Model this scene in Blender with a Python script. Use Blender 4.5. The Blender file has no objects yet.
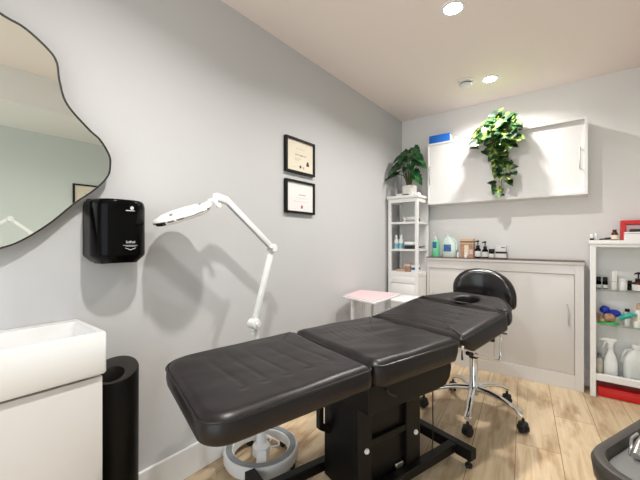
import bpy, bmesh, math, random
from mathutils import Vector, Matrix, noise
random.seed(7)
S = bpy.context.scene
COL = S.collection

# ------------------------------------------------------------------ camera
cam_d = bpy.data.cameras.new('camera')
cam = bpy.data.objects.new('camera', cam_d); COL.objects.link(cam)
cam_d.sensor_width = 36.0
cam_d.lens = 36.0 * 333.0 / 640.0
cam_d.shift_y = 1.0 / 640.0
cam_d.clip_start = 0.02
cam.location = (1.516, 0.0, 1.15)
cam.rotation_euler = (math.pi / 2, 0, math.radians(37.9))
S.camera = cam

# ------------------------------------------------------------------ world, exposure
w = bpy.data.worlds.new('world'); S.world = w; w.use_nodes = True
w.node_tree.nodes['Background'].inputs[0].default_value = (0.90, 0.96, 1.0, 1)
w.node_tree.nodes['Background'].inputs[1].default_value = 2.0  # cool fill, reaching the room through the opening added in wall_front
S.view_settings.view_transform = 'Standard'
S.view_settings.look = 'None'
S.view_settings.gamma = 1.0
S.view_settings.use_curve_mapping = False
S.view_settings.exposure = 0.42
LAMP_W = 12.3
LAMP_COL = (1.0, 0.97, 0.93)

# ------------------------------------------------------------------ materials
def mat(name, col, rough=0.5, metal=0.0, bump=0.0, bscale=40.0, var=0.0, vscale=6.0, spec=0.5, trans=0.0, alpha=1.0, emit=None, coat=0.0, ior=1.45):
    m = bpy.data.materials.new(name); m.use_nodes = True
    nt = m.node_tree; b = nt.nodes['Principled BSDF']
    b.inputs['Base Color'].default_value = (*col, 1)
    b.inputs['Roughness'].default_value = rough
    b.inputs['Metallic'].default_value = metal
    b.inputs['Specular IOR Level'].default_value = spec
    b.inputs['Transmission Weight'].default_value = trans
    b.inputs['IOR'].default_value = ior
    b.inputs['Alpha'].default_value = alpha
    b.inputs['Coat Weight'].default_value = coat
    if emit:
        b.inputs['Emission Color'].default_value = (*emit[0], 1)
        b.inputs['Emission Strength'].default_value = emit[1]
    tc = nt.nodes.new('ShaderNodeTexCoord')
    if bump > 0:
        n = nt.nodes.new('ShaderNodeTexNoise'); n.inputs['Scale'].default_value = bscale; n.inputs['Detail'].default_value = 5
        nt.links.new(tc.outputs['Object'], n.inputs['Vector'])
        bp = nt.nodes.new('ShaderNodeBump'); bp.inputs['Strength'].default_value = bump; bp.inputs['Distance'].default_value = 0.004
        nt.links.new(n.outputs['Fac'], bp.inputs['Height']); nt.links.new(bp.outputs[0], b.inputs['Normal'])
    if var > 0:
        n2 = nt.nodes.new('ShaderNodeTexNoise'); n2.inputs['Scale'].default_value = vscale; n2.inputs['Detail'].default_value = 4
        nt.links.new(tc.outputs['Object'], n2.inputs['Vector'])
        r = nt.nodes.new('ShaderNodeValToRGB')
        r.color_ramp.elements[0].position = 0.3; r.color_ramp.elements[1].position = 0.7
        r.color_ramp.elements[0].color = (*[c * (1 - var) for c in col], 1)
        r.color_ramp.elements[1].color = (*[min(1, c * (1 + var)) for c in col], 1)
        nt.links.new(n2.outputs['Fac'], r.inputs['Fac']); nt.links.new(r.outputs[0], b.inputs['Base Color'])
    return m

M = {}
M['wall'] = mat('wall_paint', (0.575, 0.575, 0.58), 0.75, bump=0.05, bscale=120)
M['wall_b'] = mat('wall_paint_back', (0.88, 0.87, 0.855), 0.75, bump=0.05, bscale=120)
M['wall_r'] = mat('wall_paint_green', (0.66, 0.71, 0.69), 0.75, bump=0.05, bscale=120)
M['ceil'] = mat('ceiling_paint', (0.94, 0.845, 0.785), 0.85, bump=0.05, bscale=120)
M['trim'] = mat('trim_paint', (0.86, 0.855, 0.85), 0.35)
M['white'] = mat('white_lacquer', (0.81, 0.80, 0.785), 0.3, var=0.015, vscale=3)
M['vanity'] = mat('vanity_lacquer', (0.66, 0.64, 0.625), 0.3, var=0.015, vscale=3)
M['offwhite'] = mat('off_white_laminate', (0.66, 0.635, 0.615), 0.32, var=0.02, vscale=3)
M['ceramic'] = mat('white_ceramic', (0.80, 0.80, 0.80), 0.12, coat=0.4)
M['plastic'] = mat('white_plastic', (0.85, 0.85, 0.845), 0.35)
M['grey_pad'] = mat('grey_rubber', (0.27, 0.29, 0.30), 0.6, var=0.1, vscale=20)
M['black_gloss'] = mat('black_gloss_plastic', (0.002, 0.0018, 0.002), 0.18, spec=0.12)
M['black_bin'] = mat('black_bin_plastic', (0.004, 0.0035, 0.003), 0.35, spec=0.18)
M['black'] = mat('black_matte', (0.012, 0.012, 0.012), 0.5)
M['black_metal'] = mat('black_powder_coat', (0.006, 0.0055, 0.005), 0.42, spec=0.25, bump=0.05, bscale=200)
M['rubber'] = mat('black_rubber', (0.015, 0.015, 0.015), 0.65)
M['leather'] = mat('black_vinyl', (0.0105, 0.007, 0.0075), 0.36, bump=0.3, bscale=20, var=0.25, vscale=7, spec=0.45)
M['leather_gloss'] = mat('black_gloss_vinyl', (0.012, 0.011, 0.011), 0.22, bump=0.05, bscale=25)
M['piping'] = mat('black_piping', (0.010, 0.009, 0.009), 0.3)
M['chrome'] = mat('chrome', (0.78, 0.78, 0.78), 0.12, metal=1.0)
M['steel'] = mat('brushed_steel', (0.62, 0.61, 0.59), 0.3, metal=1.0)
M['glass'] = mat('clear_glass', (0.93, 0.97, 0.95), 0.02, trans=1.0, ior=1.05, alpha=0.12, spec=0.3)
M['glass_shelf'] = mat('glass_shelf', (0.72, 0.84, 0.79), 0.05, trans=0.9, ior=1.2, alpha=0.4)
M['mirror'] = mat('mirror_silver', (0.86, 0.90, 0.85), 0.01, metal=1.0)
M['cream_paper'] = mat('cream_paper', (0.78, 0.71, 0.58), 0.7, var=0.04, vscale=10)
M['white_paper'] = mat('white_paper', (0.82, 0.80, 0.79), 0.7)
M['ink'] = mat('dark_ink', (0.06, 0.05, 0.05), 0.8)
M['ink_grey'] = mat('grey_ink', (0.42, 0.37, 0.32), 0.8)
M['red_seal'] = mat('red_seal', (0.45, 0.09, 0.07), 0.6)
M['logo_white'] = mat('white_print', (0.75, 0.75, 0.75), 0.5)
M['pink'] = mat('pink_cover', (0.72, 0.52, 0.545), 0.5, var=0.03)
M['dark_edge'] = mat('brown_edge', (0.16, 0.11, 0.085), 0.5)
M['blue'] = mat('blue_card', (0.015, 0.16, 0.62), 0.45)
M['red'] = mat('red_card', (0.62, 0.012, 0.010), 0.35)
M['green_liquid'] = mat('green_liquid', (0.22, 0.75, 0.42), 0.15)
M['pale_green'] = mat('pale_green_plastic', (0.70, 0.82, 0.76), 0.25)
M['clear_plastic'] = mat('clear_plastic', (0.80, 0.83, 0.81), 0.2, alpha=0.75)
M['label_blue'] = mat('blue_label', (0.05, 0.14, 0.36), 0.5, var=0.5, vscale=60)
M['label_teal'] = mat('teal_label', (0.22, 0.50, 0.58), 0.5, var=0.6, vscale=70)
M['label_white'] = mat('white_label', (0.82, 0.81, 0.79), 0.5)
M['label_beige'] = mat('beige_label', (0.78, 0.68, 0.52), 0.5)
M['amber'] = mat('amber_glass', (0.10, 0.022, 0.008), 0.1)
M['brown'] = mat('brown_card', (0.42, 0.24, 0.15), 0.5, var=0.3, vscale=40)
M['tan'] = mat('tan_card', (0.62, 0.42, 0.28), 0.5)
M['teal'] = mat('teal_plastic', (0.02, 0.42, 0.34), 0.35)
M['royal'] = mat('royal_blue_rubber', (0.015, 0.04, 0.42), 0.3)
M['green'] = mat('green_plastic', (0.05, 0.42, 0.10), 0.4)
M['grey_seat'] = mat('grey_upholstery', (0.17, 0.17, 0.165), 0.5, bump=0.1, bscale=90)
M['dark_rim'] = mat('dark_rim_upholstery', (0.065, 0.057, 0.05), 0.4, bump=0.08, bscale=60)
M['pot'] = mat('cream_pot', (0.80, 0.78, 0.72), 0.45)
M['soil'] = mat('dark_soil', (0.05, 0.035, 0.02), 0.9, bump=0.5, bscale=80)
M['stem'] = mat('plant_stem', (0.10, 0.12, 0.04), 0.6)
M['lamp_glow'] = mat('downlight_glow', (1, 1, 1), 0.4, emit=((1.0, 0.96, 0.90), 30.0))

def ramp_mat(name, stops, scale, rough):
    m = mat(name, stops[0][1], rough, spec=0.45)
    nt = m.node_tree; b = nt.nodes['Principled BSDF']
    tc = nt.nodes.new('ShaderNodeTexCoord'); n = nt.nodes.new('ShaderNodeTexNoise')
    n.inputs['Scale'].default_value = scale; n.inputs['Detail'].default_value = 2
    nt.links.new(tc.outputs['Object'], n.inputs['Vector'])
    r = nt.nodes.new('ShaderNodeValToRGB'); e = r.color_ramp.elements
    e[0].position, e[0].color = stops[0][0], (*stops[0][1], 1)
    e[1].position, e[1].color = stops[-1][0], (*stops[-1][1], 1)
    for p, c in stops[1:-1]:
        k = e.new(p); k.color = (*c, 1)
    nt.links.new(n.outputs['Fac'], r.inputs['Fac']); nt.links.new(r.outputs[0], b.inputs['Base Color'])
    return m
M['leaf_dark'] = ramp_mat('dark_green_leaf', [(0.34, (0.006, 0.028, 0.010)), (0.56, (0.015, 0.075, 0.022)), (0.74, (0.07, 0.19, 0.055))], 14, 0.35)
M['leaf_ivy'] = ramp_mat('variegated_leaf', [(0.38, (0.008, 0.03, 0.010)), (0.50, (0.03, 0.10, 0.028)), (0.58, (0.13, 0.22, 0.035)), (0.66, (0.52, 0.54, 0.13))], 17, 0.4)

def floor_material():
    M['bin_lid'] = mat('bin_lid_plastic', (0.018, 0.015, 0.013), 0.4)
    m = bpy.data.materials.new('oak_plank_floor'); m.use_nodes = True
    nt = m.node_tree; L = nt.links; b = nt.nodes['Principled BSDF']
    tc = nt.nodes.new('ShaderNodeTexCoord')
    mp = nt.nodes.new('ShaderNodeMapping'); mp.inputs['Rotation'].default_value = (0, 0, math.radians(-96.5))
    L.new(tc.outputs['Object'], mp.inputs['Vector'])
    br = nt.nodes.new('ShaderNodeTexBrick')
    br.offset = 0.37; br.inputs['Scale'].default_value = 1.0
    br.inputs['Brick Width'].default_value = 1.25; br.inputs['Row Height'].default_value = 0.21
    br.inputs['Mortar Size'].default_value = 0.002; br.inputs['Mortar Smooth'].default_value = 0.3
    br.inputs['Color1'].default_value = (0.0, 0.0, 0.0, 1); br.inputs['Color2'].default_value = (1, 1, 1, 1)
    br.inputs['Mortar'].default_value = (0.5, 0.5, 0.5, 1)
    L.new(mp.outputs[0], br.inputs['Vector'])
    # grain: noise stretched along the planks, shifted per plank
    mp2 = nt.nodes.new('ShaderNodeMapping'); mp2.inputs['Scale'].default_value = (0.8, 11, 1)
    L.new(mp.outputs[0], mp2.inputs['Vector'])
    ad = nt.nodes.new('ShaderNodeVectorMath'); ad.operation = 'MULTIPLY_ADD'
    L.new(br.outputs['Color'], ad.inputs[0]); ad.inputs[1].default_value = (5, 9, 3); L.new(mp2.outputs[0], ad.inputs[2])
    g = nt.nodes.new('ShaderNodeTexNoise'); g.inputs['Scale'].default_value = 2.2; g.inputs['Detail'].default_value = 9; g.inputs['Roughness'].default_value = 0.62
    g.inputs['Distortion'].default_value = 0.9
    L.new(ad.outputs[0], g.inputs['Vector'])
    r = nt.nodes.new('ShaderNodeValToRGB'); e = r.color_ramp.elements
    e[0].position = 0.25; e[0].color = (0.45, 0.31, 0.17, 1)
    e[1].position = 0.72; e[1].color = (0.77, 0.63, 0.45, 1)
    k = e.new(0.47); k.color = (0.66, 0.51, 0.335, 1)
    L.new(g.outputs['Fac'], r.inputs['Fac'])
    # knots and darker patches
    mp3 = nt.nodes.new('ShaderNodeMapping'); mp3.inputs['Scale'].default_value = (1.6, 5, 1)
    L.new(mp.outputs[0], mp3.inputs['Vector'])
    kn = nt.nodes.new('ShaderNodeTexNoise'); kn.inputs['Scale'].default_value = 2.0; kn.inputs['Detail'].default_value = 3
    L.new(mp3.outputs[0], kn.inputs['Vector'])
    kr = nt.nodes.new('ShaderNodeValToRGB'); kr.color_ramp.elements[0].position = 0.30; kr.color_ramp.elements[0].color = (0.50, 0.36, 0.25, 1)
    kr.color_ramp.elements[1].position = 0.5; kr.color_ramp.elements[1].color = (1, 1, 1, 1)
    L.new(kn.outputs['Fac'], kr.inputs['Fac'])
    mu = nt.nodes.new('ShaderNodeMixRGB'); mu.blend_type = 'MULTIPLY'; mu.inputs[0].default_value = 0.8
    L.new(r.outputs[0], mu.inputs[1]); L.new(kr.outputs[0], mu.inputs[2])
    # per plank tone
    pr = nt.nodes.new('ShaderNodeValToRGB'); pr.color_ramp.elements[0].color = (0.84, 0.83, 0.80, 1); pr.color_ramp.elements[1].color = (1.08, 1.06, 1.02, 1)
    L.new(br.outputs['Color'], pr.inputs['Fac'])
    m2 = nt.nodes.new('ShaderNodeMixRGB'); m2.blend_type = 'MULTIPLY'; m2.inputs[0].default_value = 1
    L.new(mu.outputs[0], m2.inputs[1]); L.new(pr.outputs[0], m2.inputs[2])
    # plank joints
    m3 = nt.nodes.new('ShaderNodeMixRGB'); m3.inputs[2].default_value = (0.24, 0.14, 0.07, 1)
    L.new(br.outputs['Fac'], m3.inputs[0]); L.new(m2.outputs[0], m3.inputs[1])
    L.new(m3.outputs[0], b.inputs['Base Color'])
    b.inputs['Roughness'].default_value = 0.42
    bp = nt.nodes.new('ShaderNodeBump'); bp.inputs['Strength'].default_value = 0.15; bp.inputs['Distance'].default_value = 0.002
    L.new(g.outputs['Fac'], bp.inputs['Height']); L.new(bp.outputs[0], b.inputs['Normal'])
    return m
M['floor'] = floor_material()

# ------------------------------------------------------------------ mesh helpers
def frame_of(d):
    d = d.normalized()
    a = Vector((0, 0, 1)) if abs(d.z) < 0.9 else Vector((1, 0, 0))
    x = d.cross(a).normalized(); return x, d.cross(x).normalized()

class MB:
    def __init__(self): self.bm = bmesh.new(); self.smooth = set()
    def face(self, vs):
        try: return self.bm.faces.new(vs)
        except ValueError: return None
    def box(self, a, b, R=None, bev=0.0):
        x0, y0, z0 = a; x1, y1, z1 = b
        c = [Vector(p) for p in ((x0,y0,z0),(x1,y0,z0),(x1,y1,z0),(x0,y1,z0),(x0,y0,z1),(x1,y0,z1),(x1,y1,z1),(x0,y1,z1))]
        if R: c = [R(p) for p in c]
        vs = [self.bm.verts.new(p) for p in c]
        fs = [self.face([vs[i] for i in q]) for q in ((0,3,2,1),(4,5,6,7),(0,1,5,4),(1,2,6,5),(2,3,7,6),(3,0,4,7))]
        if bev > 0:
            es = list({e for f in fs if f for e in f.edges})
            bmesh.ops.bevel(self.bm, geom=es, offset=bev, segments=2, profile=0.5, affect='EDGES')
        return self
    def loft(self, rings, cap0=True, cap1=True, closed=True, smooth=True):
        R = [[self.bm.verts.new(p) for p in r] for r in rings]
        n = len(R[0]); m = n if closed else n - 1
        for i in range(len(R) - 1):
            for j in range(m):
                f = self.face([R[i][j], R[i][(j+1) % n], R[i+1][(j+1) % n], R[i+1][j]])
                if f: f.smooth = smooth
        if cap0: self.face(list(reversed(R[0])))
        if cap1: self.face(R[-1])
        return self
    def cyl(self, p0, p1, r0, r1=None, n=24):
        p0, p1 = Vector(p0), Vector(p1); r1 = r0 if r1 is None else r1
        x, y = frame_of(p1 - p0)
        ring = lambda p, r: [p + (x*math.cos(2*math.pi*k/n) + y*math.sin(2*math.pi*k/n))*r for k in range(n)]
        return self.loft([ring(p0, r0), ring(p1, r1)])
    def tube(self, pts, r, n=10, closed=False):
        pts = [Vector(p) for p in pts]; rings = []; N = len(pts)
        px = None
        for i, p in enumerate(pts):
            if closed: d = pts[(i+1) % N] - pts[i-1]
            else: d = pts[min(i+1, N-1)] - pts[max(i-1, 0)]
            d.normalize()
            if px is None: x, y = frame_of(d)
            else:
                x = (px - d*px.dot(d))
                if x.length < 1e-6: x, y = frame_of(d)
                x.normalize(); y = d.cross(x)
            px = x
            rr = r[i] if isinstance(r, (list, tuple)) else r
            rings.append([p + (x*math.cos(2*math.pi*k/n) + y*math.sin(2*math.pi*k/n))*rr for k in range(n)])
        if closed: rings.append(rings[0])
        return self.loft(rings, not closed, not closed)
    def lathe(self, prof, c, n=28, axis=None, cap0=True, cap1=True):
        """prof: (radius, height) pairs along the axis from point c"""
        c = Vector(c); d = Vector(axis) if axis else Vector((0, 0, 1)); d.normalize()
        if axis: x, y = frame_of(d)
        else: x, y = Vector((1, 0, 0)), Vector((0, 1, 0))
        rings = [[c + d*h + (x*math.cos(2*math.pi*k/n) + y*math.sin(2*math.pi*k/n))*max(r, 1e-4) for k in range(n)] for r, h in prof]
        return self.loft(rings, cap0, cap1)
    def ball(self, c, r, sc=(1, 1, 1), nu=20, nv=12):
        rings = []
        for i in range(nv + 1):
            t = math.pi*i/nv; t = min(max(t, 0.02), math.pi - 0.02)
            rings.append([Vector(c) + Vector((math.sin(t)*math.cos(2*math.pi*k/nu)*sc[0], math.sin(t)*math.sin(2*math.pi*k/nu)*sc[1], -math.cos(t)*sc[2]))*r for k in range(nu)])
        return self.loft(rings)
    def prism(self, outline, d):
        """outline: list of 3D points, d: extrusion vector"""
        d = Vector(d); return self.loft([[Vector(p) for p in outline], [Vector(p) + d for p in outline]], smooth=False)
    def build(self, name, material, parent=None, bev=0.0, sharp=True, loc=None, recalc=True):
        bm = self.bm
        if recalc: bmesh.ops.recalc_face_normals(bm, faces=bm.faces)
        me = bpy.data.meshes.new(name)
        o = bpy.data.objects.new(name, me); COL.objects.link(o)
        off = Vector((0, 0, 0))
        if parent is not None:
            p = parent
            while p is not None: off += p.location; p = p.parent
            o.parent = parent
        elif loc is not None:
            off = Vector(loc); o.location = off
        bmesh.ops.translate(bm, verts=bm.verts, vec=-off)
        bm.to_mesh(me); bm.free()
        me.materials.append(material)
        if sharp:
            try: me.set_sharp_from_angle(angle=math.radians(40))
            except Exception: pass
        if bev > 0:
            md = o.modifiers.new('bevel', 'BEVEL'); md.width = bev; md.segments = 2; md.limit_method = 'ANGLE'; md.angle_limit = math.radians(50)
        return o

def tag(o, label, cat, group=None):
    o['label'] = label; o['category'] = cat
    if group: o['group'] = group
    return o
def thing(name, label, cat, loc, group=None):
    o = bpy.data.objects.new(name, None); COL.objects.link(o); o.location = loc
    o.empty_display_size = 0.05
    return tag(o, label, cat, group)
def struct(name, mb, m, bev=0.0):
    o = mb.build(name, m, bev=bev); o['kind'] = 'structure'; return o
def box1(a, b, bev=0.0, R=None): return MB().box(a, b, R, bev)
def text_mesh(body, size, name, material, parent, mtx, depth=0.0004):
    cu = bpy.data.curves.new('lettering', 'FONT'); cu.body = body; cu.size = size; cu.align_x = 'CENTER'; cu.align_y = 'CENTER'; cu.extrude = depth
    t = bpy.data.objects.new('lettering', cu); COL.objects.link(t)
    dg = bpy.context.evaluated_depsgraph_get(); dg.update()
    me = bpy.data.meshes.new_from_object(t.evaluated_get(dg))
    bpy.data.objects.remove(t); bpy.data.curves.remove(cu)
    off = Vector((0, 0, 0)); p = parent
    while p is not None: off += p.location; p = p.parent
    me.transform(Matrix.Translation(-off) @ mtx)
    me.materials.clear(); me.materials.append(material)
    o = bpy.data.objects.new(name, me); COL.objects.link(o); o.parent = parent
    return o

def rounded(pts, rad, n=8):
    """round the corners of a convex 2D polygon; rad: one radius or one per corner"""
    out = []; N = len(pts)
    for i in range(N):
        r = rad[i] if isinstance(rad, (list, tuple)) else rad
        p = Vector(pts[i]); a = (Vector(pts[i-1]) - p); b = (Vector(pts[(i+1) % N]) - p)
        a.normalize(); b.normalize()
        ang = a.angle(b); t = r/math.tan(ang/2)
        c = p + (a + b).normalized()*(r/math.sin(ang/2))
        s, e = p + a*t - c, p + b*t - c
        for k in range(n + 1):
            f = k/n; q = s.lerp(e, f)
            if q.length > 1e-9: q = q.normalized()*r
            out.append(c + q)
    return out
def resample(pts, n):
    L = [0]; N = len(pts)
    for i in range(N): L.append(L[-1] + (pts[(i+1) % N] - pts[i]).length)
    out = []; i = 0
    for k in range(n):
        d = L[-1]*k/n
        while L[i+1] < d: i += 1
        seg = L[i+1] - L[i]; f = (d - L[i])/seg if seg > 1e-9 else 0
        out.append(pts[i].lerp(pts[(i+1) % N], f))
    return out

# ================================================================== ROOM
XR, YB, YF, ZC = 2.64, 3.3945, -1.3, 2.44
struct('floor', box1((-0.1, YF-0.1, -0.1), (XR+0.1, YB+0.1, 0)), M['floor'])
struct('ceiling', box1((-0.1, YF-0.1, ZC), (XR+0.1, YB+0.1, ZC+0.1)), M['ceil'])
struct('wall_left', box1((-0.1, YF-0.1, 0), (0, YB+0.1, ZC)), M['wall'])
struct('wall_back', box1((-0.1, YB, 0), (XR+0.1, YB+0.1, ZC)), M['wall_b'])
struct('wall_right', box1((XR, YF-0.1, 0), (XR+0.1, YB+0.1, ZC)), M['wall_r'])
fw = MB(); fw.box((-0.1, YF-0.1, 0), (0.5, YF, ZC)); fw.box((2.3, YF-0.1, 0), (XR+0.1, YF, ZC)); fw.box((0.5, YF-0.1, 2.2), (2.3, YF, ZC))  # unseen wall; its wide opening is added to let world light in as fill
struct('wall_front', fw, M['wall_b'])
struct('trim_1', box1((1.9, YF, 2.18), (XR, YB, ZC)), M['wall_b'])
struct('baseboard_left', box1((0, YF, 0), (0.016, YB, 0.144)), M['trim'], bev=0.004)
struct('baseboard_back', box1((0.016, YB-0.016, 0), (XR, YB, 0.144)), M['trim'], bev=0.004)
struct('baseboard_right', box1((XR-0.016, YF, 0), (XR, YB-0.016, 0.144)), M['trim'], bev=0.004)

# ceiling downlights
DL = [(0.957, 2.919, 'recessed ceiling downlight just right of the smoke detector'),
      (0.965, 1.907, 'recessed ceiling downlight at the top edge of the photo'),
      (0.96, 0.53, 'recessed ceiling downlight above the magnifying lamp, out of frame')]
def downlight(x, y, label, watt=LAMP_W):
    t = thing('downlight', label, 'ceiling light', (x, y, ZC - 0.004), 'recessed downlights in the ceiling')
    MB().lathe([(0.048, 0.0), (0.066, 0.0), (0.066, 0.004), (0.048, 0.004)], (x, y, ZC-0.006), n=32, cap0=False, cap1=False).build('trim_ring', M['plastic'], t)
    MB().lathe([(0.047, 0), (0.047, 0.003)], (x, y, ZC-0.005), n=32).build('diffuser', M['lamp_glow'], t)
    ld = bpy.data.lights.new('downlight_light', 'AREA'); ld.shape = 'DISK'; ld.size = 0.075
    ld.energy = watt; ld.color = LAMP_COL; ld.spread = math.radians(148)
    lo = bpy.data.objects.new('downlight_light', ld); COL.objects.link(lo); lo.parent = t
    lo.location = (0, 0, -0.012)
for a, k in zip(DL, (0.78, 1.0, 1.08)): downlight(*a, LAMP_W*k)

# smoke detector
t = thing('smoke_detector', 'round white smoke detector on the ceiling beside the far downlight', 'smoke detector', (0.796, 2.842, ZC))
MB().lathe([(0.062, 0), (0.062, -0.016), (0.050, -0.020)], (0.796, 2.842, ZC), n=32).build('base', M['plastic'], t)
MB().lathe([(0.044, -0.020), (0.044, -0.030)], (0.796, 2.842, ZC), n=32).build('vent', M['black'], t)
MB().lathe([(0.047, -0.029), (0.044, -0.042), (0.030, -0.048), (0.0, -0.050)], (0.796, 2.842, ZC), n=32).build('cap', M['plastic'], t)

# ================================================================== MIRROR
def catmull(P, n=8):
    out = []; N = len(P)
    for i in range(N):
        p0, p1, p2, p3 = [Vector(P[(i+k-1) % N]) for k in range(4)]
        for k in range(n):
            f = k/n
            out.append(0.5*((2*p1) + (p2-p0)*f + (2*p0-5*p1+4*p2-p3)*f*f + (3*p1-p0-3*p2+p3)*f**3))
    return out
MIR = [(0.212, 1.881), (0.273, 1.864), (0.335, 1.821), (0.359, 1.785), (0.367, 1.722), (0.389, 1.647), (0.456, 1.574), (0.495, 1.542), (0.526, 1.49), (0.53, 1.451), (0.521, 1.406), (0.478, 1.35), (0.414, 1.292), (0.347, 1.221), (0.293, 1.174), (0.248, 1.143), (0.212, 1.128), (0.15, 1.1), (0.05, 1.078), (-0.08, 1.07), (-0.22, 1.075), (-0.36, 1.09), (-0.5, 1.14), (-0.58, 1.3), (-0.53, 1.48), (-0.5, 1.62), (-0.54, 1.8), (-0.42, 1.97), (-0.22, 1.98), (-0.05, 1.935), (0.09, 1.935)]
t = thing('wavy_mirror', 'wavy-edged wall mirror with a thin black frame above the basin', 'mirror', (0.0, 0.2, 1.5))
oq = [Vector(p) for p in catmull(MIR, 10)]
MB().loft([[Vector((0.008, p.x, p.y)) for p in oq], [Vector((0.0465, p.x, p.y)) for p in oq]]).build('glass', M['mirror'], t)
cc = sum(oq, Vector((0, 0)))/len(oq)
inn = []
for i, p in enumerate(oq):
    d = (oq[(i+1) % len(oq)] - oq[i-1]).normalized(); nrm = Vector((d.y, -d.x))
    if nrm.dot(p - cc) < 0 and i == 0: pass
    inn.append((p, nrm))
area = sum(oq[i].x*oq[(i+1) % len(oq)].y - oq[(i+1) % len(oq)].x*oq[i].y for i in range(len(oq)))
sg = 1 if area > 0 else -1
def mr(x, off): return [Vector((x, p.x + n.x*sg*off, p.y + n.y*sg*off)) for p, n in inn]
MB().loft([mr(0.006, 0.0), mr(0.006, 0.004), mr(0.050, 0.004), mr(0.050, -0.001), mr(0.0465, -0.001)], False, False).build('frame', M['black'], t)

# ================================================================== TOWEL DISPENSER
t = thing('paper_towel_dispenser', 'glossy black paper towel dispenser on the wall below the mirror tip', 'towel dispenser', (0.0, 0.535, 1.06))
y0, y1, z0, z1, xd = 0.452, 0.645, 1.068, 1.309, 0.152
def dring(z, ins, n=24):
    # convex front: depth is greatest in the middle
    pts = [Vector((0.001, y0+ins)), Vector((0.075, y0+ins))]
    for k in range(n+1):
        f = -1 + 2*k/n; e = (1 - abs(f)**3.2)**0.6
        pts.append(Vector((0.078 + (xd-0.078-ins*0.5)*e, (y0+y1)/2 + f*((y1-y0)/2 - ins))))
    pts += [Vector((0.075, y1-ins)), Vector((0.001, y1-ins))]
    return [Vector((p.x, p.y, z)) for p in pts]
MB().loft([dring(z0, 0.028), dring(z0+0.006, 0.022), dring(z0+0.022, 0.004), dring(z0+0.03, 0.0), dring(z1-0.024, 0.0), dring(z1-0.008, 0.004), dring(z1-0.002, 0.010), dring(z1, 0.016)]).build('cover', M['black_gloss'], t)
MB().box((0.001, y0+0.01, z1-0.02), (0.04, y1-0.01, z1+0.004), bev=0.003).build('back_case', M['black'], t)
MB().box((0.03, 0.48, z0-0.004), (0.10, 0.61, z0+0.004)).build('towel_slot', M['black'], t)
MB().box((0.05, 0.565, z1-0.001), (0.085, 0.602, z1+0.004), bev=0.002).build('lock', M['black_gloss'], t)
mtx = lambda y, z: Matrix.Translation((xd+0.0006, y, z)) @ Matrix(((0, 0, 1, 0), (1, 0, 0, 0), (0, 1, 0, 0), (0, 0, 0, 1)))
lg = MB().lathe([(0.0065, 0), (0.0065, 0.0006)], (xd+0.0001, 0.569, 1.277), axis=(1, 0, 0)).build('round_emblem', M['logo_white'], t)
MB().tube([(xd+0.0008, 0.566, 1.280), (xd+0.0008, 0.569, 1.2775), (xd+0.0008, 0.572, 1.275)], 0.0006, 6).build('emblem_swirl', M['black'], lg)
MB().box((xd, 0.547, 1.2655), (xd+0.0005, 0.579, 1.268)).build('maker_line', M['logo_white'], t)
text_mesh('SofPull', 0.0125, 'lettering', M['logo_white'], t, mtx(0.564, 1.1455))
MB().box((xd, 0.538, 1.1325), (xd+0.0005, 0.590, 1.1338)).build('caption_line', M['logo_white'], t)
MB().box((xd, 0.546, 1.1288), (xd+0.0005, 0.582, 1.1298)).build('caption_line', M['logo_white'], t)
MB().prism([(xd, 0.545, 1.1245), (xd, 0.564, 1.1170), (xd, 0.583, 1.1245), (xd, 0.583, 1.1228), (xd, 0.564, 1.1150), (xd, 0.545, 1.1228)], (0.0005, 0, 0)).build('chevron', M['logo_white'], t)

# ================================================================== BASIN + VANITY
t = thing('wash_basin', 'white rectangular ceramic basin with a thick front wall', 'sink', (0.145, 0.1, 0.72))
bm_ = MB()
yb0, yb1, xb, zb0, zb1 = -0.20, 0.435, 0.29, 0.716, 0.853
def rr(a, b, z, rad): return [Vector((p.x, p.y, z)) for p in rounded([(a[0], a[1]), (b[0], a[1]), (b[0], b[1]), (a[0], b[1])], rad, 5)]
bm_.loft([rr((0.003, yb0), (xb-0.004, yb1-0.004), zb0, 0.008), rr((0.001, yb0), (xb, yb1), zb0+0.006, 0.010), rr((0.001, yb0), (xb, yb1), zb1-0.006, 0.010), rr((0.004, yb0+0.004), (xb-0.004, yb1-0.004), zb1, 0.008),
          rr((0.050, yb0+0.022), (xb-0.016, yb1-0.022), zb1, 0.014), rr((0.053, yb0+0.025), (xb-0.019, yb1-0.025), zb1-0.005, 0.014), rr((0.064, yb0+0.05), (xb-0.032, yb1-0.05), zb0+0.035, 0.03), rr((0.09, yb0+0.08), (xb-0.055, yb1-0.08), zb0+0.026, 0.03)])
bm_.build('basin', M['ceramic'], t)
MB().lathe([(0.021, 0), (0.021, 0.003), (0.012, 0.004)], (0.16, 0.1, zb0+0.0262)).build('drain', M['chrome'], t)
t = thing('vanity_cabinet', 'white vanity cabinet under the ceramic basin', 'cabinet', (0.14, 0.1, 0.0))
MB().box((0.001, yb0, 0.10), (0.258, 0.425, 0.706)).build('carcass', M['vanity'], t)
MB().box((0.005, yb0+0.02, 0.0), (0.235, 0.405, 0.10)).build('plinth', M['vanity'], t)
MB().box((0.03, yb0+0.03, 0.706), (0.24, 0.40, 0.7165)).build('shadow_gap', M['black'], t)
MB().box((0.258, yb0, 0.11), (0.277, 0.4255, 0.706), bev=0.0015).build('door', M['vanity'], t)

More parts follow.
